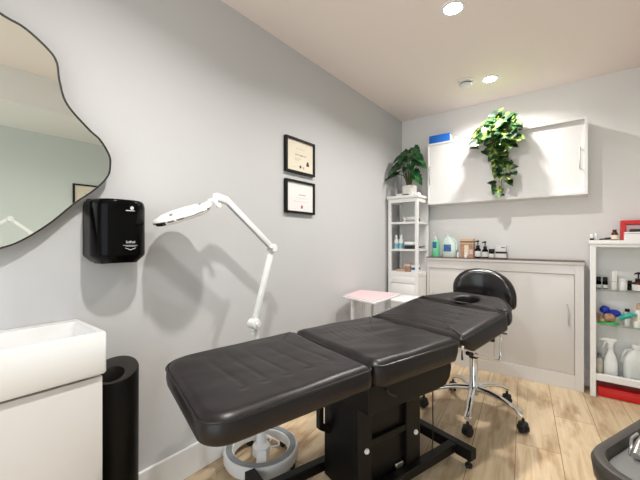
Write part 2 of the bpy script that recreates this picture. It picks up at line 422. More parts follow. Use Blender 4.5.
# ================================================================== BIN
t = thing('waste_bin', 'tall black round bin with a slanted open top beside the basin', 'bin', (0.15, 0.515, 0.0))
bx, by, R_ = 0.122, 0.521, 0.080
def bring(r, zf): return [Vector((bx + math.cos(a)*r, by + math.sin(a)*r, zf(math.cos(a), math.sin(a)))) for a in [2*math.pi*k/40 for k in range(40)]]
top = lambda c, s, o=0.0: 0.662 - 0.026*(c*0.80 - s*0.6) + o
MB().loft([bring(R_-0.006, lambda c, s: 0.0), bring(R_-0.002, lambda c, s: 0.006), bring(R_, lambda c, s: top(c, s, -0.006)), bring(R_-0.003, lambda c, s: top(c, s))], cap1=False).build('body', M['black_bin'], t)
lid = MB(); k = 0.82
def hole(r, o): return [Vector((bx + 0.012 + math.cos(a)*r*0.72, by - 0.016 + math.sin(a)*r*0.72, top((0.012+math.cos(a)*r*0.72)/R_, (-0.016+math.sin(a)*r*0.72)/R_, o))) for a in [2*math.pi*q/40 for q in range(40)]]
lid.loft([bring(R_-0.003, lambda c, s: top(c, s)), bring(R_-0.007, lambda c, s: top(c*0.95, s*0.95, 0.001)), hole(0.060, -0.004), hole(0.058, -0.012), hole(0.056, -0.10)], cap0=False, cap1=True)
lid.build('lid', M['bin_lid'], t)

# ================================================================== CERTIFICATES
def certificate(label, y0, y1, z0, z1, x0, sgn, paper, kind, group='framed certificates on the wall'):
    X = lambda a: x0 + sgn*a
    t = thing('framed_certificate', label, 'framed certificate', (X(0), (y0+y1)/2, z0), group)
    f = 0.015; fr = MB()
    for a, b in (((y0, z0), (y1, z0+f)), ((y0, z1-f), (y1, z1)), ((y0, z0+f), (y0+f, z1-f)), ((y1-f, z0+f), (y1, z1-f))):
        fr.box((min(X(0.001), X(0.024)), a[0], a[1]), (max(X(0.001), X(0.024)), b[0], b[1]))
    fr.build('frame', M['black_metal'], t)
    lo = lambda a, b: (min(X(a), X(b)), max(X(a), X(b)))
    q = lo(0.002, 0.014)
    p = MB().box((q[0], y0+f, z0+f), (q[1], y1-f, z1-f)).build('paper', paper, t)
    w, h = y1 - y0, z1 - z0
    q = lo(0.0142, 0.0146)
    def strip(name, fy0, fy1, fz0, fz1, m): MB().box((q[0], y0+w*fy0, z0+h*fz0), (q[1], y0+w*fy1, z0+h*fz1)).build(name, m, p)
    def disc(name, fy, fz, r, m, sy=1.0):
        MB().prism([(q[0], y0+w*fy+math.cos(a)*r*sy, z0+h*fz+math.sin(a)*r) for a in [2*math.pi*k/20 for k in range(20)]], (0.0006, 0, 0)).build(name, m, p)
    if kind == 0:
        strip('script_line', 0.33, 0.37, 0.52, 0.565, M['ink_grey']); strip('script_line', 0.39, 0.45, 0.53, 0.56, M['ink_grey']); strip('script_line', 0.47, 0.60, 0.515, 0.56, M['ink_grey']); strip('script_line', 0.62, 0.70, 0.525, 0.555, M['ink_grey'])
        strip('text_line', 0.30, 0.52, 0.425, 0.435, M['ink_grey']); strip('text_line', 0.32, 0.46, 0.385, 0.393, M['ink_grey']); strip('text_line', 0.35, 0.65, 0.72, 0.728, M['ink_grey'])
        disc('emblem', 0.76, 0.36, 0.011, M['ink']); strip('emblem_base', 0.71, 0.81, 0.27, 0.34, M['ink'])
        disc('seal', 0.50, 0.21, 0.010, M['ink']); strip('signature', 0.585, 0.63, 0.16, 0.23, M['ink_grey']); strip('signature', 0.2, 0.36, 0.17, 0.177, M['ink_grey'])
    else:
        strip('script_line', 0.45, 0.52, 0.56, 0.585, M['ink_grey']); strip('script_line', 0.54, 0.68, 0.565, 0.59, M['ink_grey'])
        strip('text_line', 0.35, 0.75, 0.47, 0.476, M['ink_grey']); strip('text_line', 0.25, 0.80, 0.36, 0.366, M['ink_grey'])
        disc('seal', 0.55, 0.21, 0.012, M['red_seal'], 0.85)
certificate('cream paper certificate in a black frame, upper of the pair on the left wall', 1.563, 1.860, 1.606, 1.840, 0.0, 1, M['cream_paper'], 0)
certificate('white paper certificate with a red seal, lower of the pair on the left wall', 1.563, 1.860, 1.336, 1.558, 0.0, 1, M['white_paper'], 1)
certificate('framed certificate seen only as a reflection in the wavy mirror', 1.125, 1.43, 1.535, 1.735, XR, -1, M['cream_paper'], 0, 'certificates on the opposite wall')

# ================================================================== MAGNIFYING LAMP
t = thing('magnifying_lamp', 'white magnifying lamp on a folding arm with a round wheeled base', 'magnifying lamp', (0.212, 1.18, 0.0))
rc = Vector((0.205, 1.185, 0))
MB().lathe([(0.150, 0.028), (0.186, 0.026), (0.191, 0.034), (0.191, 0.076), (0.186, 0.084), (0.182, 0.086), (0.148, 0.086), (0.143, 0.082), (0.143, 0.034), (0.150, 0.028)], rc, n=56, cap0=False, cap1=False).build('base_ring', M['plastic'], t)
MB().lathe([(0.149, 0.0862), (0.149, 0.0885), (0.179, 0.0885), (0.179, 0.0862)], rc, n=56, cap0=False, cap1=False).build('grey_tread', M['grey_pad'], t)['label'] = 'grey ring on top of the base'
hb = MB()
hb.box((-0.024, -0.146, 0.045), (0.024, 0.146, 0.075), R=lambda p: rc + Matrix.Rotation(math.radians(48), 4, 'Z') @ p)
hb.lathe([(0.045, 0.04), (0.045, 0.085), (0.028, 0.10), (0.022, 0.16), (0.018, 0.17)], rc)
hb.build('hub', M['plastic'], t)
for k in range(5):
    a = math.radians(-55 + 72*k); p = rc + Vector((math.cos(a), math.sin(a), 0))*0.168
    c = MB().box((p.x-0.012, p.y-0.012, 0.018), (p.x+0.012, p.y+0.012, 0.03)).build('caster', M['plastic'], t)
    d = Vector((-math.sin(a), math.cos(a), 0))
    for s in (-1, 1):
        q = Vector((p.x, p.y, 0.0175)) + Vector((math.cos(a), math.sin(a), 0))*0.013*s
        MB().cyl(q - Vector((math.cos(a), math.sin(a), 0))*0.006, q + Vector((math.cos(a), math.sin(a), 0))*0.006, 0.0175, n=18).build('wheel', M['rubber'], c)
pole_x, pole_y = 0.207, 1.150
MB().cyl((rc.x, rc.y, 0.16), (pole_x, pole_y, 0.70), 0.011, n=16).build('pole', M['plastic'], t)
sh = Vector((0.205, 1.135, 0.727)); el = Vector((0.20, 1.266, 1.112)); wr = Vector((0.19, 0.965, 1.352))
def beam(a, b, wx, wt):
    d = (b - a).normalized(); x = Vector((1, 0, 0)); x = (x - d*x.dot(d)).normalized(); y = d.cross(x)
    def R(p): return a + x*p.x + y*p.y + d*p.z
    return MB().box((-wx, -wt, 0), (wx, wt, (b-a).length), R, bev=0.004)
MB().cyl(sh - Vector((0.026, 0, 0)), sh + Vector((0.026, 0, 0)), 0.026, n=28).build('lower_joint', M['plastic'], t, bev=0.003)
MB().cyl(sh + Vector((0.026, 0, 0.0)), sh + Vector((0.034, 0, 0.0)), 0.010, n=16).build('joint_knob', M['plastic'], t)
MB().box((sh.x-0.014, sh.y-0.012, sh.z-0.05), (sh.x+0.014, sh.y+0.012, sh.z)).build('joint_bracket', M['plastic'], t)
beam(sh, el, 0.012, 0.013).build('lower_arm', M['plastic'], t)
MB().cyl(el - Vector((0.020, 0, 0)), el + Vector((0.022, 0, 0)), 0.022, n=28).build('elbow_joint', M['plastic'], t, bev=0.003)
MB().cyl(el + Vector((0.0, -0.028, -0.006)), el + Vector((0.03, -0.028, -0.006)), 0.007, n=14).build('elbow_knob', M['steel'], t)
beam(el, wr, 0.014, 0.014).build('upper_arm', M['plastic'], t)
dU = (wr - el).normalized()
MB().tube([el + dU*0.03 + Vector((0.010, -0.012, -0.012)), wr - dU*0.03 + Vector((0.010, -0.012, -0.012))], 0.0035, 8).build('arm_spring', M['grey_pad'], t)
beam(wr + Vector((0, 0.012, -0.010)), wr + Vector((0, -0.055, 0.004)), 0.016, 0.017).build('wrist_joint', M['plastic'], t)
yk = wr + Vector((0.0, -0.062, -0.018))
MB().cyl(yk - Vector((0.022, 0, 0)), yk + Vector((0.022, 0, 0)), 0.013, n=18).build('head_yoke', M['plastic'], t)
MB().cyl(yk + Vector((0.02, 0.012, -0.022)), yk + Vector((0.034, 0.012, -0.022)), 0.013, n=18).build('head_knob', M['plastic'], t, bev=0.002)
# head disc
hc = Vector((0.182, 0.762, 1.265)); A = Vector((0, 0.923, 0.385)).normalized(); Bx = Vector((1, 0, 0.0)); Bx = (Bx - A*Bx.dot(A)).normalized(); Nn = Bx.cross(A).normalized()
def hring(r, h, n=48, eg=1.0): return [hc + A*math.cos(2*math.pi*k/n)*r + Bx*math.sin(2*math.pi*k/n)*r*0.98 + Nn*h for k in range(n)]
MB().loft([hring(0.096, -0.012), hring(0.116, -0.014), hring(0.123, -0.008), hring(0.123, 0.004), hring(0.116, 0.011), hring(0.09, 0.019), hring(0.05, 0.022), hring(0.01, 0.023)], cap0=False).build('lamp_head', M['plastic'], t)
MB().loft([hring(0.1235, -0.005), hring(0.1242, -0.004), hring(0.1242, 0.001), hring(0.1235, 0.002)], False, False).build('rim_strip', M['steel'], t)
MB().loft([hring(0.098, -0.0135), hring(0.098, -0.009), hring(0.085, -0.006)], cap0=False).build('lens', M['clear_plastic'], t)
for a0, a1 in ((2.10, 2.32), (2.40, 2.62), (1.05, 1.20)):
    seg = [a0 + (a1-a0)*k/6 for k in range(7)]
    MB().loft([[hc + A*math.cos(q)*rr_ + Bx*math.sin(q)*rr_*0.98 + Nn*h for q in seg] for rr_, h in ((0.1240, -0.004), (0.1254, -0.004), (0.1254, 0.002), (0.1240, 0.002))], False, False, closed=False).build('vent_slot', M['dark_edge'], t)
for ka in (0.55, -0.70):
    q = hc + A*0.11*ka + Bx*0.05 + Nn*0.0185
    MB().cyl(q, q + Nn*0.006, 0.006, n=12).build('screw_cap', M['grey_pad'], t)
q = hc - A*0.135 + Bx*0.035
def hR(p): return hc + A*p.x + Bx*p.y + Nn*p.z
MB().box((-0.1255, 0.0, -0.010), (-0.100, 0.05, 0.003), hR).build('switch_panel', M['black'], t)
MB().loft([[hc + A*0.114 + Bx*s*0.02 + Nn*h for s, h in ((-1, -0.012), (1, -0.012), (1, 0.012), (-1, 0.012))], [yk + Bx*s*0.012 + Nn*h for s, h in ((-1, -0.008), (1, -0.008), (1, 0.008), (-1, 0.008))]], smooth=False).build('head_neck', M['plastic'], t)
for s in (-1, 1):
    pts = [rc + Vector((0.03*s, 0.02, 0.10)) + Vector((math.cos(a)*0.055*s, math.sin(a)*0.06, -0.01*math.sin(a*1.5)-0.005*a)) for a in [k*0.25 for k in range(-2, 12)]]
    MB().tube(pts, 0.004, 8).build('cable', M['plastic'], t)

# ================================================================== TREATMENT BED
YAW = 0.303
bu = Vector((math.sin(YAW), math.cos(YAW), 0)); bv = Vector((bu.y, -bu.x, 0)); bo = Vector((0.648, 1.169, 0))
def BP(s, v, z): return bo + bu*s + bv*v + Vector((0, 0, z))
def BR(p): return BP(p.x, p.y, p.z)
bed = thing('treatment_bed', 'black padded treatment bed with folding sections on a black steel base', 'treatment bed', (bo.x + bu.x*0.25, bo.y + bu.y*0.25, 0))
def cushion(name, outline, org_s, z0, tilt, thick, puff, rad, disp=None, skew=(0, 0), hole=None, pipe=True, nseg=150, nlev=34, gloss=None):
    """outline: (s, v) along the tilted section plane; org_s/z0: where s=0 of the section sits"""
    cs, sn = math.cos(tilt), math.sin(tilt)
    def pos(s, v, h):
        return BP(org_s + s*cs - h*sn, v, z0 + s*sn + h*cs)
    ol = resample(rounded(outline, rad, 10), nseg)
    c = sum(ol, Vector((0, 0)))/len(ol) if hole is None else Vector(hole[0])
    smin = min(p.x for p in ol); smax = max(p.x for p in ol)
    def ring(f, h, dz=False, inset=0.0):
        out = []
        for i, p in enumerate(ol):
            q = c + (p - c)*f
            if inset:
                d = (ol[(i+1) % len(ol)] - ol[i-1]).normalized(); q = p + Vector((-d.y, d.x))*inset*sgn
            hh = h
            sk = 0.0
            if h < 0: # slanted ends
                fr = (p.x - smin)/(smax - smin); sk = (skew[0]*(1-fr) + skew[1]*fr)*(-h/thick)
            if dz and disp: hh += disp(q.x, q.y)
            out.append(pos(q.x + sk, q.y, hh))
        return out
    ar = sum(ol[i].x*ol[(i+1) % len(ol)].y - ol[(i+1) % len(ol)].x*ol[i].y for i in range(len(ol)))
    sgn = 1 if ar > 0 else -1
    mb = MB(); rings = []
    if hole is None:
        rings.append(ring(0.05, -thick)); rings.append(ring(0.9, -thick))
    else:
        hs, hv, ha, hb_ = hole[0][0], hole[0][1], hole[1], hole[2]
        def hr(h, e=0.0):
            out = []
            for p in ol:
                a = math.atan2((p.y - hv)/hb_, (p.x - hs)/ha)
                out.append(pos(hs + math.cos(a)*(ha+e), hv + math.sin(a)*(hb_+e), h))
            return out
        rings.append(hr(-thick))
    rings += [ring(1, -thick, inset=0.010), ring(1, -thick+0.003, inset=0.003), ring(1, -thick+0.010), ring(1, -thick*0.5, inset=-0.003), ring(1, -0.006), ring(1, 0.0, inset=0.004)]
    for k in range(1, 8):
        ins = 0.004 + 0.034*k/7; rings.append(ring(1, puff*(1-(1-k/7)**2.2)*0.92, dz=True, inset=ins))
    if hole is None:
        last = 0.5
        # shrink the inset ring towards the centre
        base = []
        for i, p in enumerate(ol):
            d = (ol[(i+1) % len(ol)] - ol[i-1]).normalized(); base.append(p + Vector((-d.y, d.x))*0.038*sgn)
        for k in range(1, nlev + 1):
            f = 1 - k/(nlev + 0.3)
            h = puff*(0.92 + 0.08*(1 - f*f))
            rings.append([pos(*(lambda q: (q.x, q.y, h + (disp(q.x, q.y) if disp else 0)))(c + (b - c)*f)) for b in base])
        mb.loft(rings)
    else:
        rings.append(hr(puff*0.9, 0.014)); rings.append(hr(puff*0.6, 0.003)); rings.append(hr(0.0, 0.0)); rings.append(hr(-thick))
        mb.loft(rings, False, False)
    o = mb.build(name, M['leather'], bed, sharp=False)
    if pipe:
        MB().tube([Vector(p) for p in ring(1, 0.001, inset=0.0)], 0.0042, 8, closed=True).build('piping', M['piping'], o)
    return o
def g(x, w): return math.exp(-(x/w)**2)
def disp_foot(s, v):
    d = 0.0
    for i, ss in enumerate((-0.455, -0.376, -0.293, -0.204, -0.112)):
        ln = 1/(1+math.exp((v-0.17)/0.008)) * 1/(1+math.exp(-(v+0.12)/0.07))
        d -= 0.0026*g(s-ss-0.015*math.sin(v*9), 0.009)*ln + 0.0035*g(s-ss, 0.010)*g(v-0.165, 0.010)
    d += 0.0022*noise.noise(Vector((s*9, v*13, 0.3))) - 0.005*g(v-0.02, 0.16)*g(s+0.3, 0.3)
    return d
def disp_mid(s, v):
    d = 0.003*noise.noise(Vector((s*8, v*9, 4.3)))
    d += 0.0035*noise.noise(Vector((s*3+v*9, v*14-s*5, 1.3)))
    for i in range(6):
        d -= 0.0016*g(s - 0.09 - 0.035*i + 0.2*v, 0.008)*g(v+0.10, 0.13)
    return d - 0.005*g(v, 0.17)*g(s-0.27, 0.2)
def disp_head(s, v):
    d = 0.002*noise.noise(Vector((s*9, v*9, 7.3)))
    for i in range(5):
        d -= 0.003*g(s - 0.06 - 0.07*i, 0.012)*g(v - 0.18 + 0.02*i, 0.016)
        d -= 0.0014*g(s - 0.06 - 0.07*i, 0.008)*(1/(1+math.exp((v-0.18)/0.01)))*g(v-0.1, 0.12)
    return d - 0.003*g(v, 0.15)
hw = 0.298
cushion('foot_cushion', [(-0.615, -hw), (-0.007, -hw), (-0.007, hw), (-0.615, hw)], 0, 0.684, 0.043, 0.068, 0.019, [0.105, 0.028, 0.028, 0.085], disp_foot)
cushion('seat_cushion', [(0.004, -hw), (0.533, -hw), (0.533, hw), (0.004, hw)], 0, 0.684, 0.010, 0.082, 0.020, [0.05, 0.02, 0.02, 0.05], disp_mid, skew=(0.015, -0.025))
cushion('back_cushion', [(0.003, -hw), (0.425, -hw), (0.425, hw), (0.003, hw)], 0.541, 0.692, 0.165, 0.085, 0.014, [0.015, 0.02, 0.02, 0.015], disp_head, skew=(0.085, 0.0))
cushion('head_cushion', [(0.429, -hw), (0.50, -hw+0.015), (0.665, -0.155), (0.665, 0.155), (0.50, hw-0.015), (0.429, hw)], 0.541, 0.692, 0.165, 0.07, 0.015, [0.01, 0.10, 0.09, 0.09, 0.10, 0.01], None, hole=((0.527, 0.005), 0.075, 0.072))
# zip pull hanging at the joint
zp = BP(0.535, hw+0.004, 0.672)
MB().prism([zp + bu*-0.006, zp + bu*0.012, zp + bu*0.006 + Vector((0, 0, -0.022))], bv*0.003).build('zip_tab', M['plastic'], bed)['label'] = 'white zip tab'
MB().tube([zp + Vector((0, 0, -0.018)), zp + Vector((0, 0, -0.04)), zp + bu*0.002 + Vector((0, 0, -0.062))], [0.002, 0.004, 0.005], 8).build('zip_pull', M['black'], bed)
# frame under cushions
fb = MB()
fb.box((-0.55, -0.20, 0.590), (-0.02, -0.16, 0.612), BR); fb.box((-0.55, 0.16, 0.590), (-0.02, 0.20, 0.612), BR)
fb.box((-0.30, -0.20, 0.588), (-0.26, 0.20, 0.610), BR)
fb.build('foot_frame', M['black_metal'], bed)
for va in (-0.2, 0.16):
    MB().box((0.60, va, 0.605), (0.95, va+0.04, 0.628), lambda p: BP(p.x, p.y, p.z + (p.x-0.6)*0.165)).build('back_frame', M['black_metal'], bed)
# housing / shroud below the seat
hs_ = MB()
pr_ = [(-0.005, 0.606), (-0.005, 0.497), (0.40, 0.492), (0.47, 0.500), (0.500, 0.530), (0.512, 0.570), (0.505, 0.606)]
hs_.prism([BP(s, 0.265, z) for s, z in pr_], -bv*0.53)
hs_.build('housing', M['black_metal'], bed, bev=0.004)
MB().tube([BP(0.085, 0.268, 0.578), BP(0.105, 0.270, 0.555), BP(0.14, 0.270, 0.538)], 0.005, 8).build('hand_control_clip', M['rubber'], bed)
# lifting column
MB().box((0.062, -0.112, 0.045), (0.47, 0.105, 0.50), BR).build('column', M['black_metal'], bed, bev=0.004)
for s0, s1 in ((0.062, 0.145), (0.365, 0.462)):
    MB().box((s0, 0.106, 0.05), (s1, 0.128, 0.50), BR).build('side_post', M['black_metal'], bed, bev=0.003)
MB().box((0.145, 0.106, 0.262), (0.365, 0.124, 0.292), BR).build('cross_bar', M['black_metal'], bed, bev=0.003)
for s, z in ((0.111, 0.258), (0.427, 0.237)):
    MB().lathe([(0.012, 0), (0.012, 0.004), (0.009, 0.009), (0.002, 0.011)], BP(s, 0.128, z), n=18, axis=bv).build('bolt_cap', M['plastic'], bed)['label'] = 'white bolt cap'
MB().box((0.30, 0.106, 0.10), (0.35, 0.122, 0.125), BR).build('link_plate', M['steel'], bed, bev=0.003)
# support brackets towards the foot section
br_ = MB(); br_.prism([BP(a, -0.105, z) for a, z in ((0.010, 0.60), (0.010, 0.284), (0.064, 0.250), (0.064, 0.285), (0.034, 0.302), (0.034, 0.60))], bv*0.03)
br_.build('support_bracket', M['black_metal'], bed, bev=0.003)
# rails and cross feet
for vv in (-0.137, 0.137):
    MB().box((-0.25, vv-0.022, 0.052), (0.71, vv+0.022, 0.098), BR).build('base_rail', M['black_metal'], bed, bev=0.004)
for ss in (-0.25, 0.732):
    MB().box((ss-0.025, -0.265, 0.045), (ss+0.025, 0.242, 0.100), BR).build('cross_foot', M['black_metal'], bed, bev=0.004)
    for vv in (-0.235, 0.215):
        MB().lathe([(0.017, 0.0), (0.019, 0.008), (0.016, 0.016), (0.007, 0.018), (0.007, 0.047)], BP(ss, vv, 0.0), n=20).build('levelling_foot', M['rubber'], bed)
MB().box((0.10, -0.12, 0.040), (0.44, 0.12, 0.06), BR).build('base_plate', M['black_metal'], bed)
MB().tube([BP(0.46, 0.2, 0.50), BP(0.462, 0.2, 0.40), BP(0.468, 0.195, 0.33), BP(0.485, 0.185, 0.26), BP(0.51, 0.165, 0.21), BP(0.54, 0.14, 0.15), BP(0.55, 0.13, 0.099)], 0.003, 8).build('power_cable', M['rubber'], bed)
# chrome side bar
cb = [(0.77, 0.563), (0.93, 0.508), (1.045, 0.470), (1.068, 0.470), (1.080, 0.490), (1.086, 0.60), (1.075, 0.617), (1.05, 0.622), (0.96, 0.642), (0.945, 0.665), (0.945, 0.70)]
pts = []
for i in range(len(cb)-1):
    a, b = cb[i], cb[i+1]
    for k in range(4): pts.append(BP(a[0]+(b[0]-a[0])*k/4, 0.2, a[1]+(b[1]-a[1])*k/4))
pts.append(BP(cb[-1][0], 0.2, cb[-1][1]))
o = MB().tube(pts, 0.008, 12).build('side_bar', M['chrome'], bed); o['label'] = 'chrome side bar under the head end'
MB().cyl(BP(0.745, 0.2, 0.572), BP(0.785, 0.2, 0.558), 0.011, n=14).build('bar_grip', M['rubber'], o)
MB().cyl(BP(0.99, 0.2, 0.62), BP(0.99, 0.2, 0.59), 0.012, n=14).build('bar_knob', M['rubber'], o)

# ================================================================== STOOL
sx, sy = 0.956, 2.40
st = thing('rolling_stool', 'black padded stool with curved backrest on a five-star chrome base', 'stool', (sx, sy, 0))
C5 = [(0.667, 2.263), (0.996, 2.085), (1.250, 2.328), (1.111, 2.681), (0.747, 2.659)]
hubz = 0.165
for cx_, cy_ in C5:
    d = Vector((cx_-sx, cy_-sy, 0)); L = d.length; d.normalize(); sd = Vector((-d.y, d.x, 0))
    rings = []
    for k in range(15):
        f = k/14; x = 0.02 + (L-0.02)*f
        z = hubz + 0.012*math.sin(f*math.pi*0.6) - 0.075*f**2.2
        wd = 0.024*(1-f) + 0.014*f + (0.006 if f > 0.9 else 0); ht = 0.020*(1-f) + 0.010*f
        c = Vector((sx, sy, z)) + d*x
        rings.append([c + sd*math.cos(a)*wd + Vector((0, 0, 1))*math.sin(a)*ht for a in [2*math.pi*q/14 for q in range(14)]])
    MB().loft(rings).build('base_arm', M['chrome'], st)
    c = MB().cyl((cx_, cy_, 0.04), (cx_, cy_, 0.085), 0.008, n=12).build('caster', M['rubber'], st)
    ax = (d*0.5 + sd*0.86).normalized()
    for s in (-1, 1):
        q = Vector((cx_, cy_, 0.027)) + ax*0.014*s
        MB().lathe([(0.018, -0.009), (0.0265, -0.008), (0.027, 0), (0.0265, 0.008), (0.018, 0.009)], q, n=24, axis=ax).build('wheel', M['rubber'], c)
    MB().lathe([(0.012, 0.0), (0.026, -0.006), (0.029, -0.02)], (cx_, cy_, 0.066), n=18).build('wheel_hood', M['black'], c)
MB().lathe([(0.030, 0.125), (0.036, 0.15), (0.034, 0.19), (0.026, 0.20), (0.025, 0.37), (0.0285, 0.372), (0.0285, 0.385), (0.012, 0.387)], (sx, sy, 0)).build('column', M['chrome'], st)
MB().lathe([(0.0295, 0.368), (0.0295, 0.392), (0.013, 0.394)], (sx, sy, 0)).build('column_collar', M['rubber'], st)
MB().cyl((sx, sy, 0.39), (sx, sy, 0.575), 0.0125, n=18).build('gas_lift', M['chrome'], st)
MB().box((sx-0.09, sy-0.09, 0.572), (sx+0.09, sy+0.09, 0.588), bev=0.004).build('seat_plate', M['black'], st)
MB().lathe([(0.15, 0.586), (0.185, 0.590), (0.197, 0.605), (0.200, 0.625), (0.194, 0.643), (0.175, 0.655), (0.10, 0.661), (0.0, 0.662)], (sx, sy, 0), n=48).build('seat', M['leather_gloss'], st)
# backrest: curved kidney shaped pad on the far side of the seat, facing the bed
bc = Vector((0.978, 2.585, 0.815)); 
def brp(a, h, dpt):
    # a: arc position (m), h: height, dpt: depth towards the bed
    rad = 0.27
    th = a/rad
    base = Vector((bc.x + math.sin(th)*rad, bc.y + 0.075 - (1-math.cos(th))*rad*1.0, bc.z + h))
    nrm = Vector((-math.sin(th), -math.cos(th), 0.06)).normalized()
    return base + nrm*dpt
kid = []
for k in range(64):
    a = 2*math.pi*k/64; ca, sa = math.cos(a), math.sin(a)
    x = 0.234*math.copysign(abs(ca)**0.80, ca)
    h = (0.132*abs(sa)**0.85 if sa > 0 else -0.115*abs(sa)**0.55)
    kid.append((x, h - 0.10*(x/0.2)**2*0.28 - 0.022*x/0.2))
rings = []
def kr(f, dp): return [brp(x*f, h*f, dp) for x, h in kid]
rings = [kr(0.05, -0.012), kr(0.9, -0.012), kr(0.97, -0.008), kr(1.0, 0.006), kr(1.0, 0.022), kr(0.97, 0.036), kr(0.9, 0.047), kr(0.75, 0.055), kr(0.5, 0.060), kr(0.25, 0.062), kr(0.03, 0.062)]
MB().loft(rings).build('backrest', M['leather_gloss'], st, sharp=False)
MB().tube([(sx, sy+0.08, 0.578), (sx+0.01, sy+0.2, 0.575), (sx+0.02, sy+0.262, 0.60), (sx+0.026, sy+0.272, 0.70), (sx+0.028, sy+0.272, 0.79)], 0.011, 12).build('back_bracket', M['black'], st)
MB().tube([(sx+0.02, sy, 0.575), (sx+0.15, sy-0.04, 0.57), (sx+0.205, sy-0.055, 0.572)], 0.005, 8).build('height_lever', M['black'], st)

# ================================================================== PINK-TOPPED TROLLEY
t = thing('trolley', 'white metal trolley with a pale pink covered top by the left wall', 'trolley', (0.215, 2.29, 0))
tq = [(0.075, 2.135), (0.405, 2.035), (0.385, 2.50), (0.022, 2.485)]
def quad(z, sc=1.0):
    c = Vector((sum(p[0] for p in tq)/4, sum(p[1] for p in tq)/4))
    return [Vector((c.x + (p[0]-c.x)*sc, c.y + (p[1]-c.y)*sc, z)) for p in tq]
MB().loft([quad(0.711), quad(0.727)], smooth=False).build('top_tray', M['plastic'], t, bev=0.004)
MB().loft([quad(0.7272, 0.955), quad(0.7315, 0.955)], smooth=False).build('pink_cover', M['pink'], t)['label'] = 'pale pink cover'
MB().loft([quad(0.28, 0.72), quad(0.295, 0.72)], smooth=False).build('lower_shelf', M['plastic'], t)
for i, (a, p) in enumerate(zip(quad(0.06, 0.62), quad(0.711, 0.62))):
    lm = 'steel' if i == 1 else 'plastic'
    MB().cyl(a, p, 0.010 if i == 1 else 0.017, n=14).build('leg', M[lm], t)
    c = MB().cyl((a.x, a.y, 0.035), (a.x, a.y, 0.06), 0.008, n=10).build('caster', M['steel'], t)
    MB().cyl((a.x-0.01, a.y, 0.022), (a.x+0.01, a.y, 0.022), 0.022, n=18).build('wheel', M['rubber'], c)

t = thing('side_table', 'small white flat-topped table between the trolley and the shelf cabinet', 'table', (0.33, 2.76, 0))
MB().box((0.20, 2.60, 0.632), (0.455, 2.93, 0.65), bev=0.003).build('table_top', M['plastic'], t)
for x in (0.215, 0.42):
    for y in (2.615, 2.895): MB().box((x, y, 0), (x+0.02, y+0.02, 0.632)).build('leg', M['plastic'], t)
MB().box((0.215, 2.615, 0.22), (0.44, 2.915, 0.235)).build('lower_shelf', M['plastic'], t)

# ================================================================== SHELF CABINET (left corner)
x0, x1, y0, y1, ht = 0.032, 0.332, 3.0, 3.29, 1.585
t = thing('shelf_cabinet', 'narrow white glass-sided shelf cabinet in the back left corner', 'cabinet', ((x0+x1)/2, (y0+y1)/2, 0))
f = MB(); pw = 0.028
for xa in (x0, x1-pw):
    for ya in (y0, y1-pw): f.box((xa, ya, 0), (xa+pw, ya+pw, ht-0.025))
for za in (0.0, 0.815, ht-0.065):
    zb = za + (0.04 if za else 0.06)
    f.box((x0+pw, y0, za), (x1-pw, y0+0.02, zb)); f.box((x1-0.02, y0+pw, za), (x1, y1-pw, zb)); f.box((x0, y0+pw, za), (x0+0.02, y1-pw, zb))
f.build('frame', M['white'], t, bev=0.002)
MB().box((x0-0.008, y0-0.012, ht-0.025), (x1+0.008, y1, ht), bev=0.002).build('top_board', M['white'], t)
MB().box((x0+0.02, y1-0.012, 0.06), (x1-0.02, y1-0.004, ht-0.03)).build('back_panel', M['white'], t)
for z in (0.852, 1.073, 1.333):
    MB().box((x0+0.006, y0+0.006, z-0.018), (x1-0.004, y1-0.012, z)).build('shelf', M['white'], t)
MB().box((x0+pw, y0+0.008, 0.857), (x1-pw, y0+0.011, 1.52)).build('glass_pane', M['glass'], t)
MB().box((x1-0.011, y0+pw, 0.857), (x1-0.008, y1-pw, 1.52)).build('glass_pane', M['glass'], t)
MB().box((x1-0.018, y0+pw, 0.06), (x1-0.004, y1-pw, 0.815)).build('side_panel', M['white'], t)
MB().box((x0+0.004, y0+pw, 0.06), (x0+0.016, y1-pw, 0.815)).build('side_panel', M['white'], t)
for za, zb in ((0.07, 0.42), (0.43, 0.742)):
    d = MB().box((x0+pw+0.002, y0+0.002, za), (x1-pw-0.002, y0+0.02, zb), bev=0.002).build('drawer', M['white'], t)
    MB().lathe([(0.006, 0), (0.006, 0.012), (0.011, 0.016), (0.009, 0.024)], ((x0+x1)/2, y0+0.002, (za+zb)/2+0.05), n=16, axis=(0, -1, 0)).build('knob', M['steel'], d)
MB().box((x0+pw, y0+0.003, 0.746), (x1-pw, y0+0.02, 0.815), bev=0.002).build('drawer', M['white'], t)

